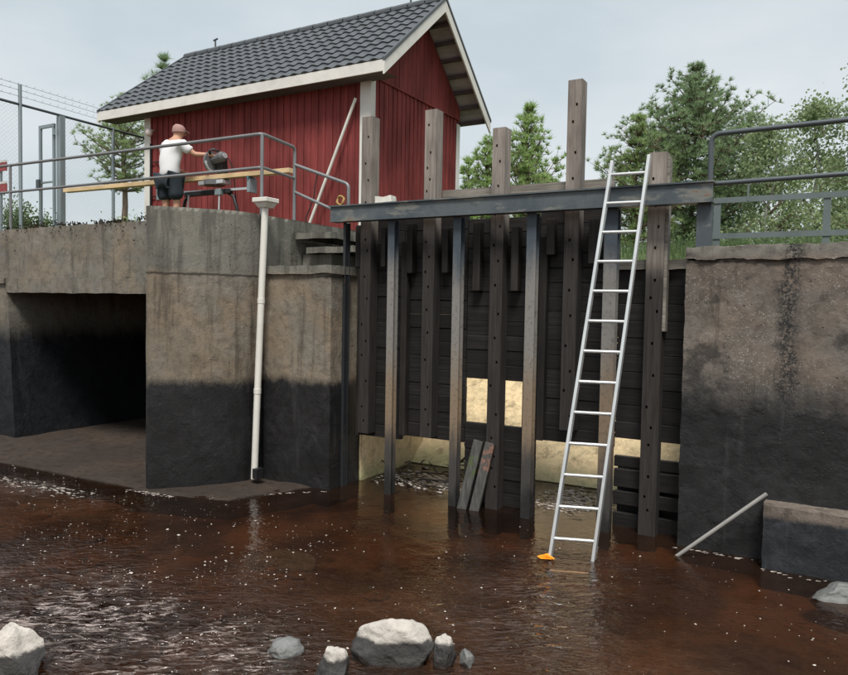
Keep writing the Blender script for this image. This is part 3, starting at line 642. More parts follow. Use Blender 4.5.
def roof_zr(y): return ZR + (YR - y) * (RZ - ZR) / (YR - RY)
# long side boards
bw = .148; nb = int((HX1 - HX0) / bw)
q = MB().box(-bw / 2 + .006, bw / 2 - .006, -.012, .028, 3.32, 6.02); me_b = bpy.data.meshes.new('wall_board'); me_b.from_pydata(q.v, [], q.f); me_b.materials.append(MT['red'])
q = MB().box(-.024, .024, -.026, -.0125, 3.32, 6.02); me_c = bpy.data.meshes.new('batten'); me_c.from_pydata(q.v, [], q.f); me_c.materials.append(MT['red'])
for i in range(nb):
    x = HX0 + bw * (i + .5)
    inst('wall_board', me_b, H, (x, HY0 + U(-.004, .003), 0))
    if i: inst('batten', me_c, H, (x - bw / 2, HY0 + U(-.003, .002), 0))
# gable boards: lower field and slightly proud upper field
def gable_board(y0, y1, za, zb0, zb1, proud, name='gable_board'):
    x = HX1 - .028; p = proud
    MB().hexa([(x, y0, za), (x + p, y0, za), (x + p, y1, za), (x, y1, za), (x, y0, zb0), (x + p, y0, zb0), (x + p, y1, zb1), (x, y1, zb1)]).build(name, 'red', H)
gb = .135; ng = int((HY1 - HY0) / gb)
for i in range(ng + 1):
    y0 = HY0 + gb * i + .004; y1 = min(HY1 - .003, HY0 + gb * (i + 1) - .004)
    if y1 - y0 < .03: continue
    p = .04 + U(-.004, .004)
    gable_board(y0, y1, 3.32, 5.80, 5.80, p)
    top = lambda y: min(roof_zf(y), roof_zr(y)) - .10
    ym = (y0 + y1) / 2
    if top(y0) > 5.84 and top(y1) > 5.84:
        gable_board(y0, y1, 5.805, top(y0), top(y1), p + .022, 'gable_top_board')
    if i:
        MB().box(HX1 + .012, HX1 + .025, y0 - .026, y0 + .018, 3.32, 5.79).build('batten', 'red', H)
MB().box(HX1 + .012, HX1 + .05, HY0, HY1, 5.775, 5.803).build('drip_board', 'red', H)
# white corner boards
for a in ((HX1 - .16, HX1 + .027, HY0 - .036, HY0 - .0265), (HX0 - .03, HX0 + .14, HY0 - .036, HY0 - .0265)):
    MB().box(*a, 3.32, 5.80).build('corner_board', 'white', H)
MB().box(HX1 + .0275, HX1 + .04, HY0 - .036, HY0 + .10, 3.32, 5.80).build('corner_board', 'white', H)
MB().box(HX1 + .0275, HX1 + .04, HY1 - .12, HY1 + .01, 3.32, 5.70).build('corner_board', 'white', H)
# roof
roof = MB()
T = .035
for (ya, za, yb, zb_) in ((YF, ZF, RY, RZ), (YR, ZR, RY, RZ)):
    roof.hexa([(RX0, ya, za - T), (RX1, ya, za - T), (RX1, yb, zb_ - T), (RX0 + SKEW, yb, zb_ - T), (RX0, ya, za), (RX1, ya, za), (RX1, yb, zb_), (RX0 + SKEW, yb, zb_)])
rf = roof.build('roof', 'soffit', H)
sl = Vector((0, RY - YF, RZ - ZF)); SL = sl.length; sd_ = sl.normalized(); nr = Vector((0, -sd_.z, sd_.y))
ncol = 30; nrow = 10; tw = (RX1 - RX0) / ncol; tl = SL / nrow
tm = MB(); nx_ = 8
prof = [(.014 * sin(2 * pi * (i / nx_)) + .004) for i in range(nx_ + 1)]
for (yy, lift) in ((0, 0.032), (tl * 1.06, 0.006)):
    for i in range(nx_ + 1): tm.v.append(Vector((-tw / 2 + tw * i / nx_, yy, prof[i] + lift)))
for i in range(nx_): tm.f.append((i, i + 1, nx_ + 2 + i, nx_ + 1 + i))
for i in range(nx_ + 1): tm.v.append(Vector((-tw / 2 + tw * i / nx_, .004, prof[i] + .005)))
b0 = 2 * (nx_ + 1)
for i in range(nx_): tm.f.append((b0 + i, b0 + i + 1, i + 1, i))
me_t = bpy.data.meshes.new('roof_tile'); me_t.from_pydata(tm.v, [], tm.f); me_t.materials.append(MT['slate'])
ang = atan2(RZ - ZF, RY - YF)
ORG[rf.name] = ORG[H.name].copy()
for r in range(nrow):
    for c in range(ncol):
        xl = RX0 + SKEW * (r + .5) / nrow; tr_ = (RX1 - xl) / ncol
        p = Vector((xl + tr_ * (c + .5), YF, ZF)) + sd_ * (tl * r - .02) + nr * .008
        inst('roof_tile', me_t, rf, p, (ang + U(-.006, .006), U(-.004, .004), 0), (tr_ / tw, 1, 1))
rt = MB(); ang2 = Vector((0, RY - YR, RZ - ZR)); 
for r in range(nrow):
    a0 = r / nrow; a1 = (r + 1) / nrow
    ya, yb = YR + (RY - YR) * a0, YR + (RY - YR) * a1; za, zb_ = ZR + (RZ - ZR) * a0, ZR + (RZ - ZR) * a1
    rt.hexa([(RX0 + SKEW * a0, ya + .01, za + .004), (RX1, ya + .01, za + .004), (RX1, yb, zb_ + .004), (RX0 + SKEW * a1, yb, zb_ + .004), (RX0 + SKEW * a0, ya + .01, za + .045), (RX1, ya + .01, za + .045), (RX1, yb, zb_ + .016), (RX0 + SKEW * a1, yb, zb_ + .016)])
rt.build('rear_tiles', 'slate', rf, kind='stuff')
for i in range(18):
    x = RX0 + SKEW + (RX1 - RX0 - SKEW) * (i + .5) / 18; L = (RX1 - RX0 - SKEW) / 36 + .01
    MB().tube([(x - L, RY, RZ + .022), (x + L, RY, RZ + .028)], .075, 10).build('ridge_tile', 'slate', rf, smooth=False)
# fascia and verge boards
MB().box(RX0, RX1, YF - .03, YF - .002, ZF - .17, ZF - .002).build('fascia', 'white', rf)
def slope_board(x0, x1, ya, za, yb, zb_, h, name, mat, dz=0.0):
    k = SKEW if x1 < -10 else 0
    return MB().hexa([(x0, ya, za - h + dz), (x1, ya, za - h + dz), (x1 + k, yb, zb_ - h + dz), (x0 + k, yb, zb_ - h + dz), (x0, ya, za + dz), (x1, ya, za + dz), (x1 + k, yb, zb_ + dz), (x0 + k, yb, zb_ + dz)]).build(name, mat, rf)
for (xa, xb) in ((RX1 + .001, RX1 + .03), (RX0 - .03, RX0 - .001)):
    slope_board(xa, xb, YF - .035, ZF - .03, RY, RZ + .005, .19, 'bargeboard', 'white')
    slope_board(xa, xb, YR + .03, ZR - .028, RY + .001, RZ + .004, .19, 'bargeboard', 'white')
    slope_board(xa - .004, xb + .012, YF - .04, ZF + .035, RY, RZ + .07, .05, 'verge_tile', 'slate')
    slope_board(xa - .004, xb + .012, YR + .035, ZR + .035, RY + .001, RZ + .069, .05, 'verge_tile', 'slate')
for i in range(7):      # purlins showing under the gable overhang
    f = (i + .35) / 7.3
    y = YR + (RY - YR) * f; z = ZR + (RZ - ZR) * f - T
    MB().box(HX1 - .2, RX1, y - .03, y + .03, z - .08, z - .02).build('purlin', 'purlin', rf)
    y = YF + (RY - YF) * f; z = ZF + (RZ - ZF) * f - T
    MB().box(HX1 - .2, RX1, y - .03, y + .03, z - .08, z - .02).build('purlin', 'purlin', rf)
k = MB(); k.quad((RX0, YF, ZF - .16), (RX1, YF, ZF - .16), (RX1, HY0 + .02, ZF - .16), (RX0, HY0 + .02, ZF - .16)); k.build('eave_soffit', 'purlin', rf)
for x in (-11.35, -6.62):
    MB().tube([(x, RY, RZ + .06), (x, RY, RZ + .24)], .018, 6).tube([(x - .05, RY, RZ + .24), (x + .06, RY, RZ + .26)], .02, 6).build('ridge_hook', 'rail', rf)
# lamp, conduit on the wall
lp = MB(); lp.tube([(-11.37, HY0 - .03, 5.45), (-11.37, HY0 - .10, 5.45), (-11.37, HY0 - .13, 5.43)], .018, 6)
l_ = lp.build('wall_lamp', 'white', H)
sp = MB().tube([(-11.37, HY0 - .14, 5.32), (-11.37, HY0 - .14, 5.35), (-11.37, HY0 - .14, 5.40), (-11.37, HY0 - .14, 5.45), (-11.37, HY0 - .14, 5.47)], [.03, .06, .07, .055, .03], 12)
sp.build('lamp_globe', 'lamp', l_, smooth=True)
MB().tube([(-11.42, HY0 - .06, 3.32), (-11.42, HY0 - .06, 5.2)], .02, 6).build('conduit', 'black', H)
MB().tube([(-11.42, HY0 - .05, 4.85), (-11.1, HY0 - .05, 4.85)], .012, 6).tube([(-11.42, HY0 - .05, 4.2), (-11.1, HY0 - .05, 4.2)], .012, 6).build('conduit_arm', 'black', H)

o = MB().tube([(-7.50, 9.16, 3.31), (-6.63, 9.30, 5.44)], .024, 8).build('white_pole', 'pvc'); tag(o, 'thin white pole leaning against the long red wall near its corner', 'pole')
o = MB().tube([(-7.30, 9.2, 4.30), (-7.34, 9.17, 3.9), (-7.46, 9.13, 3.6), (-7.45, 9.11, 3.35), (-7.35, 9.13, 3.34)], .010, 5).build('dangling_cord', 'dark'); tag(o, 'thin dark cord hanging beside the leaning white pole', 'cord')

# ------------------------------------------------------------------ railings
def arc(p0, p1, p2, r=.08, n=5):
    p0, p1, p2 = map(Vector, (p0, p1, p2)); a = p1 + (p0 - p1).normalized() * r; c = p1 + (p2 - p1).normalized() * r
    return [(a * (1 - t) ** 2 + p1 * 2 * t * (1 - t) + c * t * t) for t in [i / n for i in range(n + 1)]]
rl = thing('handrail', 'grey tubular handrail along the bridge, bending down the steps to the beam', 'railing', (-6.2, 6.73, 3.3))
P0, P1, P2 = (-12.9, 6.55, 4.30), (-6.2, 6.73, 4.29), (-6.33, 7.5, 4.29)
R_ = .022
MB().tube([P0, *arc(P0, P1, P2), *arc(P1, P2, (-6.33, 7.5, 3.3)), (-6.33, 7.5, 4.1)], R_, 8).build('top_rail', 'rail_l', rl, smooth=True)
MB().tube([(-12.9, 6.55, 3.88), *arc((-12.9, 6.55, 3.88), (-6.2, 6.73, 3.88), (-6.33, 7.5, 3.88)), (-6.33, 7.5, 3.88)], R_ * .9, 8).build('mid_rail', 'rail_l', rl, smooth=True)
for p, zt in ((( -11.32, 6.593), 4.3), ((-6.2, 6.73), 4.29), ((-6.33, 7.5), 4.2)):
    MB().tube([(p[0], p[1], 3.29), (p[0], p[1], zt)], R_, 8).build('rail_post', 'rail_l', rl, smooth=True)
q0, q1 = (-6.33, 7.5, 4.06), (-5.44, 7.5, 3.74)
MB().tube([q0, *arc(q0, q1, (-5.44, 7.5, 2.9), .06), (-5.44, 7.5, 2.94)], R_, 8).build('stair_rail', 'rail_l', rl, smooth=True)
MB().tube([(-6.33, 7.5, 3.70), (-5.44, 7.5, 3.33)], R_ * .9, 8).build('stair_mid_rail', 'rail_l', rl, smooth=True)
lpz = MB().tube([(-5.52 + .05 * cos(a), 7.44 + .01 * sin(a * 3), 3.53 + .055 * sin(a)) for a in [2 * pi * i / 16 for i in range(17)]], .015, 6)
o = lpz.build('rope_loop', 'rope', smooth=True); tag(o, 'small yellow-brown rope loop hung on the low end of the stair handrail', 'rope')

rr = thing('pipe_railing', 'dark steel pipe railing with rounded corner on top of the right wall', 'railing', (-1.02, 7.02, 2.79))
a, c = (-1.025, 7.02, 2.78), (-1.03, 7.02, 3.815)
MB().tube([a, (-1.028, 7.02, 3.5), *arc(a, c, (3, 7.02, 3.85), .09, 7), (3.1, 7.02, 3.86)], .024, 10).build('top_rail', 'rail', rr, smooth=True)
MB().tube([(-1.02, 7.02, 3.365), (3.1, 7.02, 3.41)], .022, 10).build('mid_rail', 'rail', rr, smooth=True)
MB().tube([(1.3, 7.02, 2.78), (1.3, 7.02, 3.83)], .024, 10).build('rail_post', 'rail', rr, smooth=True)
fr = thing('flat_bar_fence', 'low grey flat-bar fence behind the pipe railing, before the birches', 'fence', (-.1, 8.5, 2.7))
MB().box(-1.2, 3.2, 8.485, 8.495, 3.39, 3.45).build('fence_rail', 'galv_dark', fr)
MB().box(-1.2, 3.2, 8.485, 8.495, 3.00, 3.06).build('fence_rail', 'galv_dark', fr)
for x in (-1.16, -.1, .96, 2.0): MB().box(x - .035, x + .035, 8.496, 8.53, 2.7, 3.45).build('fence_post', 'galv_dark', fr)
MB().box(-.86, -.84, 8.48, 8.484, 3.40, 3.58).build('fence_pin', 'galv_dark', fr)

# ------------------------------------------------------------------ ladder
tl0, tr0 = Vector((-2.105, 5.96, -.12)), Vector((-1.755, 6.09, -.12))
tl1, tr1 = Vector((-1.87, 6.80, 3.60)), Vector((-1.535, 6.82, 3.63))
ld = thing('ladder', 'long bare aluminium ladder standing in the water and leaning on the steel beam', 'ladder', (-1.93, 6.05, 0))
for a, c in ((tl0, tl1), (tr0, tr1)):
    MB().bar(a, c, .028, .065, (0, 1, .3)).build('stile', 'alu', ld, bevel=.004)
zr = [3.47 - .2755 * i for i in range(14)]
for z in zr:
    t_ = (z - tl0.z) / (tl1.z - tl0.z); a = tl0.lerp(tl1, t_); c = tr0.lerp(tr1, (z - tr0.z) / (tr1.z - tr0.z))
    MB().tube([a, c], .0155, 8).build('rung', 'alu', ld, smooth=True)
for a in (tl0, tr0): MB().bar(a - Vector((0, .003, .03)), a + Vector((0, .01, .03)), .036, .075, (0, 1, .3)).build('foot', 'black', ld)
q = MB()
for i in range(9): q.tri((-2.13, 5.93, .012), (-2.13 + .07 * cos(i * .75), 5.93 + .05 * sin(i * .75), .010 + .006 * (i % 2)), (-2.13 + .07 * cos(i * .75 + .75), 5.93 + .05 * sin(i * .75 + .75), .010 + .006 * ((i + 1) % 2)))
q.tube([(-2.16, 5.93, .012), (-2.11, 5.94, .03), (-2.04, 5.93, .012)], [.012, .02, .008], 6)
o = q.build('orange_scrap', 'orange'); tag(o, 'small orange scrap floating at the left foot of the ladder', 'scrap')

# drain pipe
dp = thing('drain_pipe', 'white plastic drainpipe with square funnel head running down the pier corner', 'pipe', (-6.05, 6.45, 0))
MB().tube([(-6.04, 6.62, 3.42), (-6.055, 6.58, 2.3), (-6.065, 6.53, 1.0), (-6.065, 6.49, .06)], .042, 12).build('pipe', 'pvc', dp, smooth=True)
MB().hexa([(-6.10, 6.56, 3.36), (-5.98, 6.56, 3.36), (-5.98, 6.70, 3.36), (-6.10, 6.70, 3.36), (-6.14, 6.53, 3.42), (-5.94, 6.53, 3.42), (-5.94, 6.72, 3.42), (-6.14, 6.72, 3.42)]).build('funnel', 'pvc', dp)
MB().box(-6.155, -5.925, 6.51, 6.74, 3.4205, 3.475).build('funnel_rim', 'pvc', dp, bevel=.008)
for z, x, y in ((2.2, -6.056, 6.577), (1.1, -6.064, 6.534)): MB().tube([(x, y, z), (x, y, z + .06)], .047, 12).build('pipe_collar', 'pvc', dp, smooth=True)
MB().box(-6.03, -5.96, 6.42, 6.53, .08, .20).build('pipe_bracket', 'black', dp)
o = MB().tube([(-1.17, 6.66, -.03), (-.44, 6.70, .655)], .017, 8).build('grey_pole', 'stick'); tag(o, 'short thin pale pole sloping from the water up to the concrete plinth', 'pole')

# ------------------------------------------------------------------ fence and gate on the left
fn = thing('wire_fence', 'tall galvanised wire fence with three barbed strands beyond the bridge', 'fence', (-12.8, 8.5, 3.3))
FY = [5.3, 7.64, 9.55, 11.4]
for y in FY: MB().tube([(-12.8, y, 3.29), (-12.8, y, 6.04 if y < 9 else 5.7)], .032, 8).build('fence_post', 'galv', fn, smooth=True)
for y in (8.42,): MB().box(-12.86, -12.74, y - .05, y + .05, 3.29, 5.66).build('gate_post', 'galv', fn)
MB().tube([(-12.8, 4.5, 5.72), (-12.8, 11.5, 5.64)], .024, 8).build('top_bar', 'rail', fn, smooth=True)
for dz in (.12, .23, .33):
    mb = MB(); mb.tube([(-12.8, 4.5, 5.72 + dz), (-12.8, 7.64, 5.71 + dz), (-12.8, 11.5, 5.62 + dz)], .004, 4)
    for i in range(46):
        y = 4.6 + i * .15; mb.tube([(-12.81, y, 5.70 + dz), (-12.79, y + .02, 5.74 + dz)], .003, 3)
    mb.build('barbed_wire', 'galv', fn)
ch = MB()
for (y0, y1) in ((5.3, 7.64), (8.5, 11.4)):
    st = .075; H_ = 2.35; n_ = int((y1 - y0 + H_) / st)
    for i in range(n_):
        for sg in (1, -1):
            a = y0 + i * st - (H_ if sg > 0 else 0); bb = a + H_ * sg if sg > 0 else a - H_
            pa, pb = (a, 3.32), (bb, 3.32 + H_)
            t0, t1 = 0, 1
            def cl(p): return p
            # clip to the bay
            (ya, za), (yb, zb_) = pa, pb
            if sg > 0:
                if ya < y0: za += (y0 - ya); ya = y0
                if yb > y1: zb_ -= (yb - y1); yb = y1
            else:
                if ya > y1: za += (ya - y1); ya = y1
                if yb < y0: zb_ -= (y0 - yb); yb = y0
            if zb_ - za > .03: ch.tube([(-12.8 + .004 * sg, ya, za), (-12.8 + .004 * sg, yb, zb_)], .0012, 3, False)
ch.build('chain_link', 'galv', fn, kind='stuff')
fg = thing('fence_gate', 'open steel-framed gate leaf hinged on the fence, latch half way up', 'gate', (-13.1, 8.4, 3.35))
MB().box(-13.36, -13.30, 8.33, 8.37, 3.38, 5.52).build('stile', 'galv', fg)
MB().box(-12.93, -12.88, 8.33, 8.37, 3.38, 5.52).build('stile', 'galv', fg)
MB().box(-13.2995, -12.9305, 8.33, 8.37, 5.46, 5.52).build('frame_rail', 'galv', fg)
MB().box(-13.2995, -12.9305, 8.33, 8.37, 3.40, 3.46).build('frame_rail', 'galv', fg)
MB().box(-13.2995, -12.9305, 8.335, 8.365, 4.42, 4.45).build('latch_bar', 'galv', fg)
MB().box(-13.40, -13.30, 8.29, 8.329, 4.32, 4.50).build('latch', 'rail', fg, bevel=.01)
for z in (3.7, 5.3): MB().tube([(-12.87, 8.33, z), (-12.87, 8.33, z + .12)], .03, 8).build('hinge', 'galv', fg)
wb = thing('warning_board', 'red and white barrier boards at the far left behind the handrail', 'barrier', (-13.3, 7.5, 3.3))
for z in (4.12, 4.50):
    MB().box(-14.3, -12.97, 7.48, 7.50, z, z + .15).build('red_board', 'signred', wb); MB().box(-14.3, -12.97, 7.476, 7.496, z + .1505, z + .19).build('white_strip', 'white', wb)
for x in (-14.1, -13.2): MB().box(x - .03, x + .03, 7.501, 7.53, 3.3, 4.70).build('upright', 'galv', wb)

# ------------------------------------------------------------------ man, saw, stand, plank
def skin_mesh(name, verts, edges, radii, root=0, sub=2):
    me = bpy.data.meshes.new(name); me.from_pydata([Vector(v) for v in verts], edges, [])
    ob = bpy.data.objects.new(name, me); C.objects.link(ob)
    sk = ob.modifiers.new('skin', 'SKIN'); sk.use_smooth_shade = True
    if not me.skin_vertices: 
        bm = bmesh.new(); bm.from_mesh(me); bm.verts.layers.skin.verify(); bm.to_mesh(me); bm.free()
    for i, d in enumerate(me.skin_vertices[0].data):
        r = radii[i]; d.radius = (r, r) if isinstance(r, (int, float)) else r; d.use_root = (i == root)
    ss = ob.modifiers.new('sub', 'SUBSURF'); ss.levels = sub; ss.render_levels = sub
    dg = bpy.context.evaluated_depsgraph_get(); dg.update()
    out = bpy.data.meshes.new_from_object(ob.evaluated_get(dg)); bpy.data.objects.remove(ob)
    V = [v.co.copy() for v in out.vertices]; Fc = [tuple(p.vertices) for p in out.polygons]
    bpy.data.meshes.remove(out); r = MB(); r.v = V; r.f = Fc; return r
PX, PY, PZ = -9.36, 8.02, 3.30
pr = thing('person', 'person in white T-shirt, dark shorts and faded red cap working at the saw', 'person', (PX, PY, PZ))
def L(x, y, z): return Vector((PX + x, PY + y, PZ + z))
sv = [L(0, 0, .93), L(0, .0, 1.12), L(.02, .03, 1.32), L(.04, .07, 1.46), L(.06, .10, 1.54), L(.07, .125, 1.61), L(.075, .135, 1.685),
      L(-.10, 0, .88), L(-.11, .03, .50), L(-.12, .0, .09), L(-.12, .13, .04),
      L(.10, 0, .88), L(.12, .05, .50), L(.13, -.02, .09), L(.14, .11, .04),
      L(-.17, .05, 1.42), L(-.27, .14, 1.22), L(-.14, .34, 1.07), L(-.09, .39, 1.05),
      L(.22, .07, 1.42), L(.36, .19, 1.27), L(.565, .33, 1.27), L(.62, .36, 1.26)]
se = [(0, 1), (1, 2), (2, 3), (3, 4), (4, 5), (5, 6), (0, 7), (7, 8), (8, 9), (9, 10), (0, 11), (11, 12), (12, 13), (13, 14), (3, 15), (15, 16), (16, 17), (17, 18), (3, 19), (19, 20), (20, 21), (21, 22)]
sr = [(.15, .11), (.145, .10), (.165, .11), (.09, .08), .062, (.082, .095), (.075, .09), .095, .06, .042, .035, .095, .06, .042, .035, .065, .045, .033, .035, .065, .045, .034, .036]
body = skin_mesh('body', sv, se, sr)
for hx, hy, hz, dx, dy in ((-.09, .39, 1.05, .5, .85), (.62, .36, 1.26, .75, .6)):   # five fingers, curled round what each hand holds
    d = Vector((dx, dy, 0)).normalized(); sd2 = Vector((d.y, -d.x, 0)); b0 = L(hx, hy, hz)
    for i, ln in enumerate((.062, .07, .066, .05)):
        o_ = b0 + sd2 * (.024 - .016 * i) + d * .02
        body.tube([o_, o_ + d * ln * .5, o_ + d * ln * .85 - Vector((0, 0, .022)), o_ + d * ln * .7 - Vector((0, 0, .048))], [.0095, .009, .0085, .007], 6)
    o_ = b0 + sd2 * .03 - d * .01
    body.tube([o_, o_ + sd2 * .022 + d * .025 - Vector((0, 0, .01)), o_ + sd2 * .012 + d * .055 - Vector((0, 0, .026))], [.011, .010, .008], 6)
hd = L(.074, .135, 1.64)
body.tube([hd + Vector((0.01, .085, .005)), hd + Vector((.012, .112, -.02)), hd + Vector((.012, .09, -.035))], [.012, .014, .012], 6)   # nose
for s_ in (-1, 1): body.tube([hd + Vector((s_ * .083, -.01, .03)), hd + Vector((s_ * .098, -.02, .01)), hd + Vector((s_ * .083, -.005, -.03))], [.010, .014, .009], 6)  # ears
bd = body.build('body', 'skin', pr, smooth=True)
e_ = MB()
for s_ in (-1, 1): MB().tube([hd + Vector((s_ * .03 + .01, .083, .012)), hd + Vector((s_ * .03 + .01, .094, .012))], [.012, .007], 8).build('eye', 'dark', pr)
MB().tube([hd + Vector((-.02, .085, -.06)), hd + Vector((.01, .095, -.062)), hd + Vector((.04, .085, -.06))], [.004, .007, .004], 6).build('mouth', 'signred', pr)
sh = skin_mesh('tshirt', [L(0, 0, .80), L(0, 0, 1.10), L(.02, .03, 1.32), L(.04, .065, 1.455), L(-.17, .05, 1.415), L(-.255, .12, 1.26), L(.22, .07, 1.415), L(.325, .155, 1.30)],
               [(0, 1), (1, 2), (2, 3), (3, 4), (4, 5), (3, 6), (6, 7)], [(.20, .16), (.19, .145), (.205, .15), (.105, .095), .092, .082, .092, .080])
sh.rough(.014, 9, 61, .6).build('tshirt', 'shirt', pr, smooth=True)
so = skin_mesh('shorts', [L(0, 0, .86), L(-.11, .0, .84), L(-.125, .02, .52), L(.11, 0, .84), L(.13, .03, .52)], [(0, 1), (1, 2), (0, 3), (3, 4)], [(.175, .135), .13, .125, .13, .125])
so.rough(.013, 9, 62, .6).build('shorts', 'shorts', pr, smooth=True)
cp = MB()
cp.tube([hd + Vector((0, -.012, -.01)), hd + Vector((0, -.012, .03)), hd + Vector((0, -.01, .07)), hd + Vector((0, -.005, .10)), hd + Vector((0, 0, .117))], [.104, .106, .098, .07, .02], 14)
cp.hexa([hd + Vector(p) for p in [(-.07, .08, .025), (.07, .08, .025), (.05, .17, .01), (-.05, .17, .01), (-.07, .08, .035), (.07, .08, .035), (.05, .17, .02), (-.05, .17, .02)]])
cp.build('cap', 'cap', pr, smooth=True)
for s_, x in ((-1, -.12), (1, .135)):
    MB().hexa([L(x - .045, -.07, 0), L(x + .045, -.07, 0), L(x + .05, .19, 0), L(x - .05, .19, 0), L(x - .04, -.06, .10), L(x + .04, -.06, .10), L(x + .04, .17, .05), L(x - .04, .17, .05)]).build('shoe', 'dark', pr, bevel=.02)

pk = MB().hexa([(-12.62, 8.34, 4.215), (-7.15, 8.34, 4.165), (-7.15, 8.46, 4.165), (-12.62, 8.46, 4.215), (-12.62, 8.34, 4.285), (-7.15, 8.34, 4.235), (-7.15, 8.46, 4.235), (-12.62, 8.46, 4.285)]).build('timber_plank', 'pine_board', bevel=.003)
tag(pk, 'long pale fresh-sawn plank lying across the saw stand', 'plank')
sw = thing('miter_saw', 'dark grey mitre saw clamped on the stand above the plank', 'saw', (-8.75, 8.42, 4.1))
MB().tube([(-8.75, 8.40, 4.085), (-8.75, 8.40, 4.165)], .17, 20).build('turntable', 'grey_pl', sw)
MB().box(-9.02, -8.48, 8.30, 8.50, 4.09, 4.155).build('base', 'silver', sw, bevel=.01)
MB().box(-9.0, -8.5, 8.475, 8.50, 4.156, 4.26).build('fence', 'silver', sw, bevel=.004)
MB().tube([(-8.80, 8.40, 4.47), (-8.84, 8.40, 4.47)], [.165, .165], 24).build('blade_guard', 'grey_pl', sw, bevel=.006)
MB().tube([(-8.815, 8.40, 4.44), (-8.818, 8.40, 4.44)], .15, 28).build('blade', 'silver', sw)
MB().tube([(-8.79, 8.40 + .15 * cos(a), 4.46 + .15 * sin(a)) for a in [pi * (1.0 + .9 * i / 12) for i in range(13)]], .022, 8).build('lower_guard', 'silver', sw, smooth=True)
MB().tube([(-8.60, 8.42, 4.54), (-8.50, 8.46, 4.50), (-8.46, 8.5, 4.38), (-8.44, 8.52, 4.2), (-8.40, 8.56, 3.6), (-8.2, 8.7, 3.31)], .009, 6).build('power_cord', 'black', sw, smooth=True)
MB().tube([(-8.552, 8.42, 4.55), (-8.535, 8.42, 4.553)], .045, 12).build('motor_cap', 'silver', sw)
MB().tube([(-8.79, 8.42, 4.50), (-8.60, 8.42, 4.54), (-8.55, 8.42, 4.55)], [.07, .085, .06], 14).build('motor', 'grey_pl', sw, smooth=False)
MB().tube([(-8.79, 8.36, 4.55), (-8.77, 8.30, 4.62), (-8.70, 8.33, 4.65), (-8.66, 8.40, 4.62), (-8.68, 8.44, 4.55)], .022, 8).build('handle', 'black', sw, smooth=True)
MB().hexa([(-8.75, 8.50, 4.16), (-8.62, 8.50, 4.16), (-8.62, 8.58, 4.16), (-8.75, 8.58, 4.16), (-8.76, 8.40, 4.52), (-8.62, 8.40, 4.52), (-8.62, 8.55, 4.56), (-8.76, 8.55, 4.56)]).build('arm', 'black', sw, bevel=.01)
sn = thing('saw_stand', 'folding saw stand with silver extension bars and bent black legs', 'stand', (-8.9, 8.42, 3.3))
MB().bar((-10.05, 8.44, 4.04), (-7.98, 8.44, 4.00), .03, .035).build('extension_bar', 'silver', sn)
MB().bar((-9.45, 8.44, 3.985), (-8.42, 8.44, 3.985), .09, .07).build('main_rail', 'black', sn, bevel=.008)
for x, zt in ((-10.05, 4.21), (-7.98, 4.18)):
    MB().box(x - .03, x + .03, 8.36, 8.52, 3.93, zt - .04).build('work_support', 'galv', sn); MB().tube([(x, 8.34, zt - .03), (x, 8.50, zt - .03)], .02, 10).build('roller', 'blue', sn)
MB().tube([(-8.60, 8.36, 3.96), (-8.60, 8.34, 3.3)], .014, 6).build('leg', 'silver', sn)
MB().tube([(-8.52, 8.46, 3.97), (-8.40, 8.47, 3.90), (-8.33, 8.48, 3.7), (-8.26, 8.50, 3.3)], .026, 8).build('leg', 'black', sn, smooth=True)
MB().tube([(-9.40, 8.46, 3.97), (-9.50, 8.47, 3.90), (-9.58, 8.48, 3.7), (-9.64, 8.50, 3.3)], .026, 8).build('leg', 'black', sn, smooth=True)
MB().tube([(-9.30, 8.36, 3.96), (-9.32, 8.34, 3.3)], .014, 6).build('leg', 'silver', sn)
MB().box(-8.68, -8.55, 8.33, 8.40, 3.92, 4.02).build('clamp', 'galv', sn, bevel=.006)

# ------------------------------------------------------------------ stones
def rock(c, r, sc, seed, name, mat, label, rot=0.0, cut=.0):
    bm = bmesh.new(); bmesh.ops.create_icosphere(bm, subdivisions=5, radius=1)
    rnd = random.Random(seed); planes = []
    for _ in range(13):
        d = Vector((rnd.gauss(0, 1), rnd.gauss(0, 1), rnd.gauss(0, .8))).normalized(); planes.append((d, rnd.uniform(.62, .92)))
    q = MB(); q.v = []
    for v in bm.verts:
        p = v.co.copy()
        for d, k in planes:
            e = p.dot(d) - k
            if e > 0: p -= d * e * .93
        p += noise.noise_vector(p * 2.1 + Vector((seed, 0, 0))) * .10 + noise.noise_vector(p * 5 + Vector((seed, 2, 0))) * .05 + noise.noise_vector(p * 18 + Vector((seed, 4, 0))) * .012
        p = Vector((p.x * sc[0], p.y * sc[1], p.z * sc[2])) * r
        q.v.append(Vector((p.x * cos(rot) - p.y * sin(rot), p.x * sin(rot) + p.y * cos(rot), p.z)) + Vector(c))
    q.f = [tuple(v.index for v in f.verts) for f in bm.faces]; bm.free()
    o = q.build(name, mat, smooth=True); tag(o, label, 'rock', 'rocks in the river'); return o
RA = th
rock((-2.30, 3.72, .05), .25, (1.08, .60, .84), 3, 'river_rock', 'rock', 'largest pale rock, white-topped with a wet grey base, in mid-stream', RA)
rock((-2.0, 3.82, .06), .115, (.72, .6, 1.25), 5, 'river_rock', 'rock', 'small pointed stone just right of the largest pale rock', RA)
rock((-1.88, 3.89, .03), .065, (.7, .7, 1.15), 8, 'river_rock', 'rock_wet', 'tiny grey stone, last to the right in the row by the largest rock', RA)
rock((-2.48, 3.33, .04), .15, (.75, .75, 1.05), 11, 'river_rock', 'rock', 'upright narrow rock cut by the bottom edge, left of the largest rock', RA)
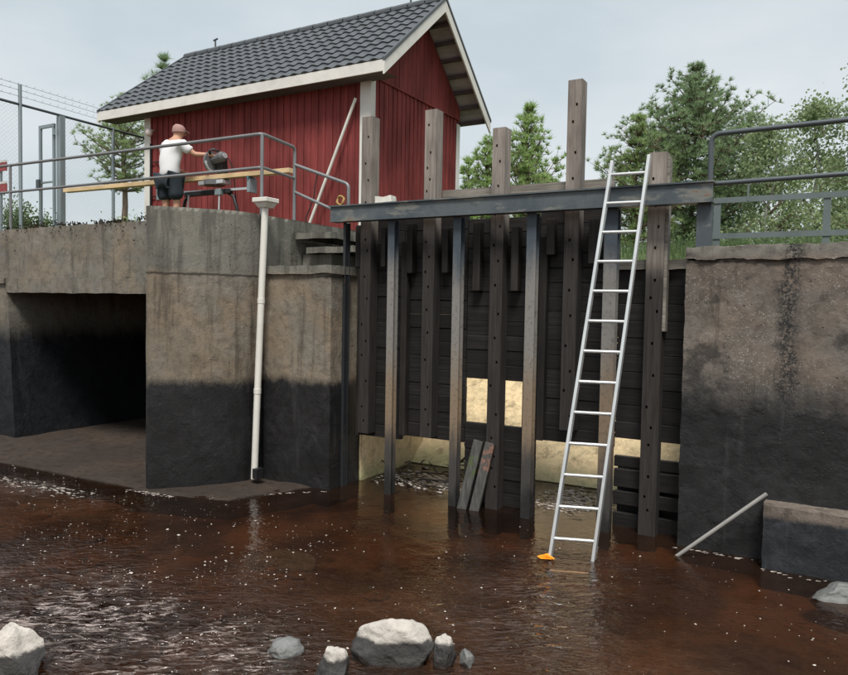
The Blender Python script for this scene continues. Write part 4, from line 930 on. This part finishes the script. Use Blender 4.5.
rock((-2.93, 3.43, .0), .15, (.85, .6, .62), 17, 'river_rock', 'rock_wet', 'smooth wet grey rock barely breaking the ripples', RA + .5)
rock((-4.14, 2.40, .03), .26, (.78, .6, .95), 19, 'river_rock', 'rock', 'large sunlit pale rock in the bottom left corner', RA)
rock((.16, 6.36, -.03), .30, (1.0, .6, .5), 23, 'river_rock', 'rock_wet', 'flat pale rock in the water below the concrete plinth', RA)
rock((-4.27, 4.90, -.16), .33, (1.0, .5, .42), 29, 'river_rock', 'rock_wet', 'dark sunken rock under brown water in the middle of the pool', RA)
rock((-.15, 4.42, -.06), .13, (1.1, .7, .6), 37, 'river_rock', 'rock_wet', 'low wet stone at the lower right among ripples', RA)

sto = MB(); rnd = random.Random(4)
tmpl = bmesh.new(); bmesh.ops.create_icosphere(tmpl, subdivisions=2, radius=1)
TV = [v.co.copy() for v in tmpl.verts]; TF = [tuple(v.index for v in f.verts) for f in tmpl.faces]; tmpl.free()
for i in range(420):
    x = rnd.uniform(-9, 1.2); y = rnd.uniform(2.0, 5.0)
    if rnd.random() < .35: x, y = rnd.uniform(-4.5, .5), rnd.uniform(2.0, 4.2)
    r = rnd.uniform(.02, .09) * (1 if rnd.random() < .85 else 1.7); z = min(bed_z(x, y) + r * .2, -.01 - r * .45); n = len(sto.v); a = rnd.uniform(0, 6)
    for p in TV:
        q = p + noise.noise_vector(p * 1.4 + Vector((i, 0, 0))) * .3
        q = Vector((q.x * 1.2, q.y * .9, q.z * .6)) * r
        sto.v.append(Vector((x + q.x * cos(a) - q.y * sin(a), y + q.x * sin(a) + q.y * cos(a), z + q.z)))
    sto.f += [tuple(n + j for j in f) for f in TF]
s_ = sto.build('river_stones', 'bed', smooth=True, kind='stuff'); tag(s_, 'brown stones lying on the bed under the tea-coloured water', 'stones')

# foam flecks drifting on the pool
fk = MB()
for i in range(1500):
    if rnd.random() < .45: x, y = rnd.uniform(-9.5, -3.5), rnd.uniform(2.9, 6.0)
    elif rnd.random() < .5: x, y = rnd.gauss(-4.8, 1.0), rnd.gauss(4.2, .5)
    else: x, y = rnd.uniform(-5, .8), rnd.uniform(3.3, 6.7)
    if noise.noise(Vector((x * 1.1, y * 1.6, 7))) < -.05 and rnd.random() < .8: continue
    r = .0025 + .0065 * rnd.random() ** 3; 
    if rnd.random() < .04: r *= 1.8
    z = ripple(x, y) + .004; n = len(fk.v); kx = rnd.uniform(.8, 1.9); a = rnd.uniform(0, 3)
    for j in range(7):
        t = 2 * pi * j / 7; q = rnd.uniform(.7, 1.2) * r; fk.v.append(Vector((x + q * (cos(t) * kx * cos(a) - sin(t) * sin(a)), y + q * (cos(t) * kx * sin(a) + sin(t) * cos(a)), z)))
    fk.v.append(Vector((x, y, z + r * .45)))
    for j in range(7): fk.f.append((n + j, n + (j + 1) % 7, n + 7))
f_ = fk.build('foam_flecks', 'foam', smooth=True, kind='stuff'); tag(f_, 'white foam flecks drifting over the brown pool', 'foam')

# driftwood and white water under the first two gates
dw = MB()
for i in range(45):
    x, y = rnd.uniform(-5.0, -3.65), rnd.uniform(7.35, 8.5); a = rnd.uniform(0, pi); l = rnd.uniform(.12, .42); z = rnd.uniform(.0, .16)
    p = Vector((x, y, z)); d = Vector((cos(a), sin(a) * .6, rnd.uniform(-.25, .3))) * l
    dw.tube([p, p + d * .5 + Vector((0, 0, rnd.uniform(-.02, .04))), p + d], [.012, .009, .004], 5)
d_ = dw.build('driftwood', 'wet_stick', kind='stuff'); tag(d_, 'tangle of dark wet sticks heaped under the first two gates', 'driftwood')
brn = MB().tube([(-4.12, 7.9, .08), (-3.98, 7.85, .24), (-3.85, 7.8, .36), (-3.74, 7.75, .52)], [.022, .018, .013, .006], 6)
for a, c in (((-3.98, 7.85, .24), (-4.02, 7.8, .44)), ((-3.85, 7.8, .36), (-3.66, 7.78, .38)), ((-3.9, 7.82, .3), (-3.72, 7.9, .27)), ((-3.8, 7.77, .42), (-3.84, 7.74, .55))): brn.tube([a, c], [.010, .004], 5)
o = brn.build('driftwood_branch', 'wet_stick'); tag(o, 'forked dark branch sticking up under the second gate', 'branch')
ww = MB()
for i in range(900):
    cx = rnd.choice([(-4.5, 7.75, .55, .35), (-2.5, 7.85, .35, .5), (-2.5, 8.0, .4, .5), (-4.0, 7.7, .35, .3)])
    x, y = rnd.gauss(cx[0], cx[2] * .6), rnd.gauss(cx[1], cx[3] * .6)
    if not (-5.0 < x < -1.95 and 7.32 < y < 8.6): continue
    r = rnd.uniform(.004, .013); z = ripple(x, y) + rnd.uniform(.003, .02); n = len(ww.v)
    for j in range(6):
        t = 2 * pi * j / 6; ww.v.append(Vector((x + r * 3.2 * cos(t), y + r * .6 * sin(t), z + rnd.uniform(-.006, .006))))
    ww.f.append(tuple(n + j for j in range(6)))
for (p, q, cnt) in (((-7.05, 5.50), (-6.35, 5.55), 60), ((-1.22, 6.90), (-.47, 6.90), 22), ((-.46, 6.69), (.35, 6.69), 14), ((-9.5, 4.97), (-7.2, 5.15), 200), ((-5.1, 6.70), (-5.8, 6.0), 30)):
    for i in range(cnt):
        t = rnd.random(); x = p[0] + (q[0] - p[0]) * t; y = p[1] + (q[1] - p[1]) * t - abs(rnd.gauss(0, .035)) * (4 if cnt == 200 else 1); r = rnd.uniform(.003, .011); z = ripple(x, y) + .005; n = len(ww.v)
        for j in range(6):
            t2 = 2 * pi * j / 6; a_, b_ = r * 3 * cos(t2), r * .7 * sin(t2); ww.v.append(Vector((x + a_ * .868 - b_ * .2, y + a_ * .3 + b_, z + rnd.uniform(-.001, .002))))
        ww.f.append(tuple(n + j for j in range(6)))
o = ww.build('white_water', 'foam', kind='stuff'); tag(o, 'broken white water below the raised gates and thin foam along the concrete feet', 'foam')

# ------------------------------------------------------------------ vegetation
def needle_clump(mb, p, d, r, nn, rng, wd=.012):
    for i in range(nn):
        v = (Vector((rng.gauss(0, 1), rng.gauss(0, 1), rng.gauss(0, 1))).normalized() * .9 + d * .9).normalized() * r * rng.uniform(.6, 1.15)
        s = v.cross(Vector((rng.gauss(0, 1), rng.gauss(0, 1), rng.gauss(0, 1)))).normalized() * wd * rng.uniform(.6, 1.2)
        mb.tri(p + s, p - s, p + v)
def pine(base, h, rad, z0, seed, label, mat, whorls=13, up=.35, dens=1.0, clump=.22, nn=22, trunk_r=.09, flat=.8, fine=.17):
    rng = random.Random(seed); base = Vector(base)
    t = thing('pine_tree', label, 'tree', base, 'trees behind the sluice')
    pts = [base + Vector((.06 * h * .1 * sin(i * 1.3 + seed), .04 * cos(i * 1.7), h * i / 8)) for i in range(9)]
    tk = MB().tube(pts, [trunk_r * (1 - .85 * i / 8) for i in range(9)], 8); cr_ = MB()
    for k in range(whorls):
        f = k / (whorls - 1); zz = z0 + (h * .985 - z0) * f
        prof = (sin(pi * min(1, (f * .82 + .20))) ** .75) if flat > .5 else (1 - f) ** .8 + .05
        R = rad * max(.10, prof) * rng.uniform(.7, 1.15)
        nb_ = max(3, int(7 * dens))
        for j in range(nb_):
            a = 2 * pi * (j + rng.random() * .8) / nb_ + k * 2.4; l = R * rng.uniform(.5, 1.2)
            o_ = base + Vector((0, 0, zz)); d = Vector((cos(a), sin(a), up + rng.uniform(-.12, .18))).normalized()
            m1 = o_ + d * l * .5 + Vector((0, 0, -.04 * l)); e = o_ + d * l + Vector((0, 0, .10 * l))
            tk.tube([o_, m1, e], [trunk_r * .25, trunk_r * .16, .006], 5)
            for q in range(max(3, int(l / fine * dens))):
                s = rng.uniform(.25, 1.0); p = (o_.lerp(m1, s * 2) if s < .5 else m1.lerp(e, s * 2 - 1))
                off = Vector((rng.gauss(0, 1), rng.gauss(0, 1), rng.gauss(.3, .7))) * .13 * (.5 + l * .35)
                dd = (d * .6 + Vector((0, 0, .9)) + off).normalized()
                tk.tube([p, p + off], [.008, .004], 3, False); needle_clump(cr_, p + off, dd, clump * rng.uniform(.7, 1.2), nn, rng)
    needle_clump(cr_, base + Vector((0, 0, h)), Vector((0, 0, 1)), clump, nn, rng)
    tk.build('trunk', 'bark', t); cr_.build('crown', mat, t)
    return t
def birch(base, h, rad, z0, seed, label, nleaf=5500, mat='birch_leaf', ls=.078):
    rng = random.Random(seed); base = Vector(base)
    t = thing('birch_tree', label, 'tree', base, 'trees behind the sluice')
    pts = [base + Vector((.12 * sin(i * .9 + seed), .1 * cos(i * 1.1 + seed), h * i / 8)) for i in range(9)]
    tk = MB().tube(pts, [.075 * (1 - .88 * i / 8) for i in range(9)], 8); cr_ = MB(); br_ = MB()
    tips = []
    for k in range(34):
        f = rng.uniform(0, 1) ** .9; zz = z0 + (h * .97 - z0) * f; a = rng.uniform(0, 2 * pi)
        l = rad * (1.05 - .75 * f) * rng.uniform(.55, 1.15); o_ = base + Vector((0, 0, zz))
        m1 = o_ + Vector((cos(a) * l * .55, sin(a) * l * .55, l * .55)); e = o_ + Vector((cos(a) * l, sin(a) * l, l * .45)); g_ = e + Vector((cos(a) * .1, sin(a) * .1, -l * .5))
        br_.tube([o_, m1, e, g_], [.022, .014, .008, .003], 5); tips.append((o_, m1, e, g_))
    for i in range(nleaf):
        c = rng.choice(tips); s = rng.uniform(.6, 3); k = int(s) if s < 3 else 2; p = c[k].lerp(c[k + 1], s - k)
        p = p + Vector((rng.gauss(0, 1), rng.gauss(0, 1), rng.gauss(-.3, 1))) * .15
        v = Vector((rng.gauss(0, 1), rng.gauss(0, 1), rng.gauss(-.6, .8))).normalized() * ls * rng.uniform(.6, 1.3); s2 = v.cross(Vector((rng.gauss(0, 1), rng.gauss(0, 1), rng.gauss(0, 1)))).normalized() * ls * .42
        cr_.quad(p, p + v * .5 + s2, p + v, p + v * .5 - s2)
    tk.build('trunk', 'birch_bark', t); br_.build('limbs', 'bark', t); cr_.build('crown', mat, t); return t
def bush(base, rx, rz, seed, label, n_=1500, mat='bush_leaf', ls=.05):
    rng = random.Random(seed); base = Vector(base); t = thing('bush', label, 'bush', base, 'bushes around the sluice'); st = MB(); lf = MB()
    for i in range(26):
        a = rng.uniform(0, 2 * pi); l = rng.uniform(.5, 1); tip = base + Vector((cos(a) * rx * rng.uniform(.1, 1), sin(a) * rx * rng.uniform(.1, 1), rz * l)); mid = base.lerp(tip, .5) + Vector((0, 0, .1 * rz))
        st.tube([base, mid, tip], [.012, .008, .003], 4)
        for k in range(n_ // 26):
            s = rng.uniform(.25, 1); p = base.lerp(mid, s * 2) if s < .5 else mid.lerp(tip, s * 2 - 1)
            p = p + Vector((rng.gauss(0, 1), rng.gauss(0, 1), rng.gauss(0, 1))) * .11
            v = Vector((rng.gauss(0, 1), rng.gauss(0, 1), rng.gauss(.2, 1))).normalized() * ls * rng.uniform(.6, 1.5); s2 = v.cross(Vector((rng.gauss(0, 1), rng.gauss(0, 1), rng.gauss(0, 1)))).normalized() * ls * .4
            lf.quad(p, p + v * .5 + s2, p + v, p + v * .5 - s2)
    st.build('stems', 'bark', t); lf.build('foliage', mat, t); return t
def at(px, dist, z=0):
    """ground point seen in the direction of picture column px, dist metres away"""
    k = (px - 424) / 715
    return (r0 * k + f0) * dist + Vector((0, 0, z))

pine(at(688, 20, 2.9), 6.0, 2.35, .6, 2, 'big dense dark pine rising behind the ladder and railing', 'pine_leaf', whorls=19, dens=1.6, clump=.165, nn=22, fine=.10)
pine(at(632, 19, 2.9), 4.3, 1.25, .4, 5, 'smaller loose pine just left of the big dark pine', 'pine_leaf2', whorls=12, dens=1.3, clump=.165, nn=22, fine=.1)
pine(at(523, 17, 2.9), 3.95, 1.5, .3, 9, 'light green young pine between the two tallest bare posts', 'spruce_leaf', whorls=14, flat=.2, up=1.1, dens=1.1, clump=.165, nn=24, fine=.085)
pine(at(484, 18, 2.9), 3.35, 1.15, .3, 12, 'light green young pine half hidden by a post right of the house', 'spruce_leaf', whorls=12, flat=.2, up=1.1, dens=1.05, clump=.165, nn=24, fine=.085)
pine(at(465, 19, 2.9), 3.1, .8, .3, 13, 'narrow young pine tight against the house gable', 'spruce_leaf', whorls=11, flat=.2, up=1.1, dens=1.05, clump=.165, nn=24, fine=.085)
pine(at(551, 20, 2.9), 2.7, 1.0, .2, 15, 'small young pine low beside the tallest bare post', 'spruce_leaf', whorls=9, flat=.2, up=.8, dens=1.0, clump=.20, nn=22)
pine(at(124, 27, 3.3), 6.5, 1.75, 3.0, 17, 'tall bare-trunked pine between fence and house end', 'pine_leaf2', whorls=9, dens=1.3, clump=.19, nn=18, trunk_r=.15, fine=.1)
pine(at(163, 34, 3.3), 10.35, .9, 6.6, 18, 'far pine whose tip shows over the roof', 'pine_leaf', whorls=9, dens=1.0, clump=.36)
birch(at(765, 17, 2.9), 3.6, 1.1, .3, 21, 'short leafy birch next to the big pine')
birch(at(806, 18, 2.9), 4.5, 1.15, .4, 22, 'slender birch in the middle of the railing view', 6500)
birch(at(862, 17, 2.9), 5.3, 1.25, .4, 23, 'taller birch cut by the right picture edge', 7000)
birch(at(735, 22, 2.9), 3.7, 1.2, .3, 24, 'faint birch behind the big pine on its right')
birch(at(832, 24, 2.9), 4.6, 1.4, .3, 25, 'far birch filling the gap behind the two nearer birches', 6500)
for i, (px, d, rx, rz, lab) in enumerate([(700, 15, 1.0, 1.2, 'dark bush under the big pine'), (760, 14, 1.0, .9, 'low bush under the short birch'), (820, 14.5, 1.1, 1.0, 'low bush under the slender birch'), (655, 16, .8, .9, 'bush behind the ladder top post'), (872, 14, 1.0, 1.0, 'bush at the right edge behind the fence')]):
    bush(at(px, d, 2.7), rx, rz, 40 + i, lab, 2400)
for i, (px, d, rx, rz, lab) in enumerate([(14, 14.2, .45, .85, 'leafy bush at far left inside the wire fence'), (42, 14.6, .35, .55, 'small leafy bush at the foot of the open gate leaf'), (128, 16.5, .5, .75, 'pale green bush at the house end under the tall pine'), (106, 16.8, .3, .35, 'low pale bush left of the house-end bush')]):
    bush(at(px, d, 3.3), rx, rz, 60 + i, lab, 1500, 'bush_leaf' if i < 2 else 'spruce_leaf')

gr = MB(); rng = random.Random(88)
for i in range(26000):
    x = rng.uniform(-13, 10); y = rng.uniform(11.5, 18.5); 
    if x < -5.0 and y < 16: continue
    z = bank_z(x, y); l = rng.uniform(.12, .42); a = rng.uniform(0, 2 * pi); w_ = .012
    p = Vector((x, y, z - .02)); d = Vector((cos(a) * .35 * l, sin(a) * .35 * l, l)); s = Vector((-sin(a) * w_, cos(a) * w_, 0))
    gr.tri(p + s, p - s, p + d)
o = gr.build('grass', 'bush_leaf', kind='stuff'); tag(o, 'tall green grass on the bank upstream', 'grass')

iv = MB()
for i in range(1000):
    x = rng.uniform(-11.4, -7.6); 
    c = noise.noise(Vector((x * 2.2, 3, 1))) + .15
    if c < 0: continue
    y = rng.uniform(6.44, 6.75); z = 3.29 - (max(0, rng.gauss(0, .10)) if y < 6.49 else 0) + rng.uniform(0, .05)
    if y >= 6.49: z = 3.29 + abs(rng.gauss(0, .05)) * c * 2
    else: y = 6.478
    v = Vector((rng.gauss(0, 1), rng.gauss(-.5, .4), rng.gauss(0, 1))).normalized() * .035; s = v.cross(Vector((0, 1, .3))).normalized() * .016; p = Vector((x, y, z))
    iv.quad(p, p + v * .5 + s, p + v, p + v * .5 - s)
o = iv.build('creeper', 'ivy_leaf', kind='stuff'); tag(o, 'dry dark creeper and moss along the culvert bridge top', 'creeper')
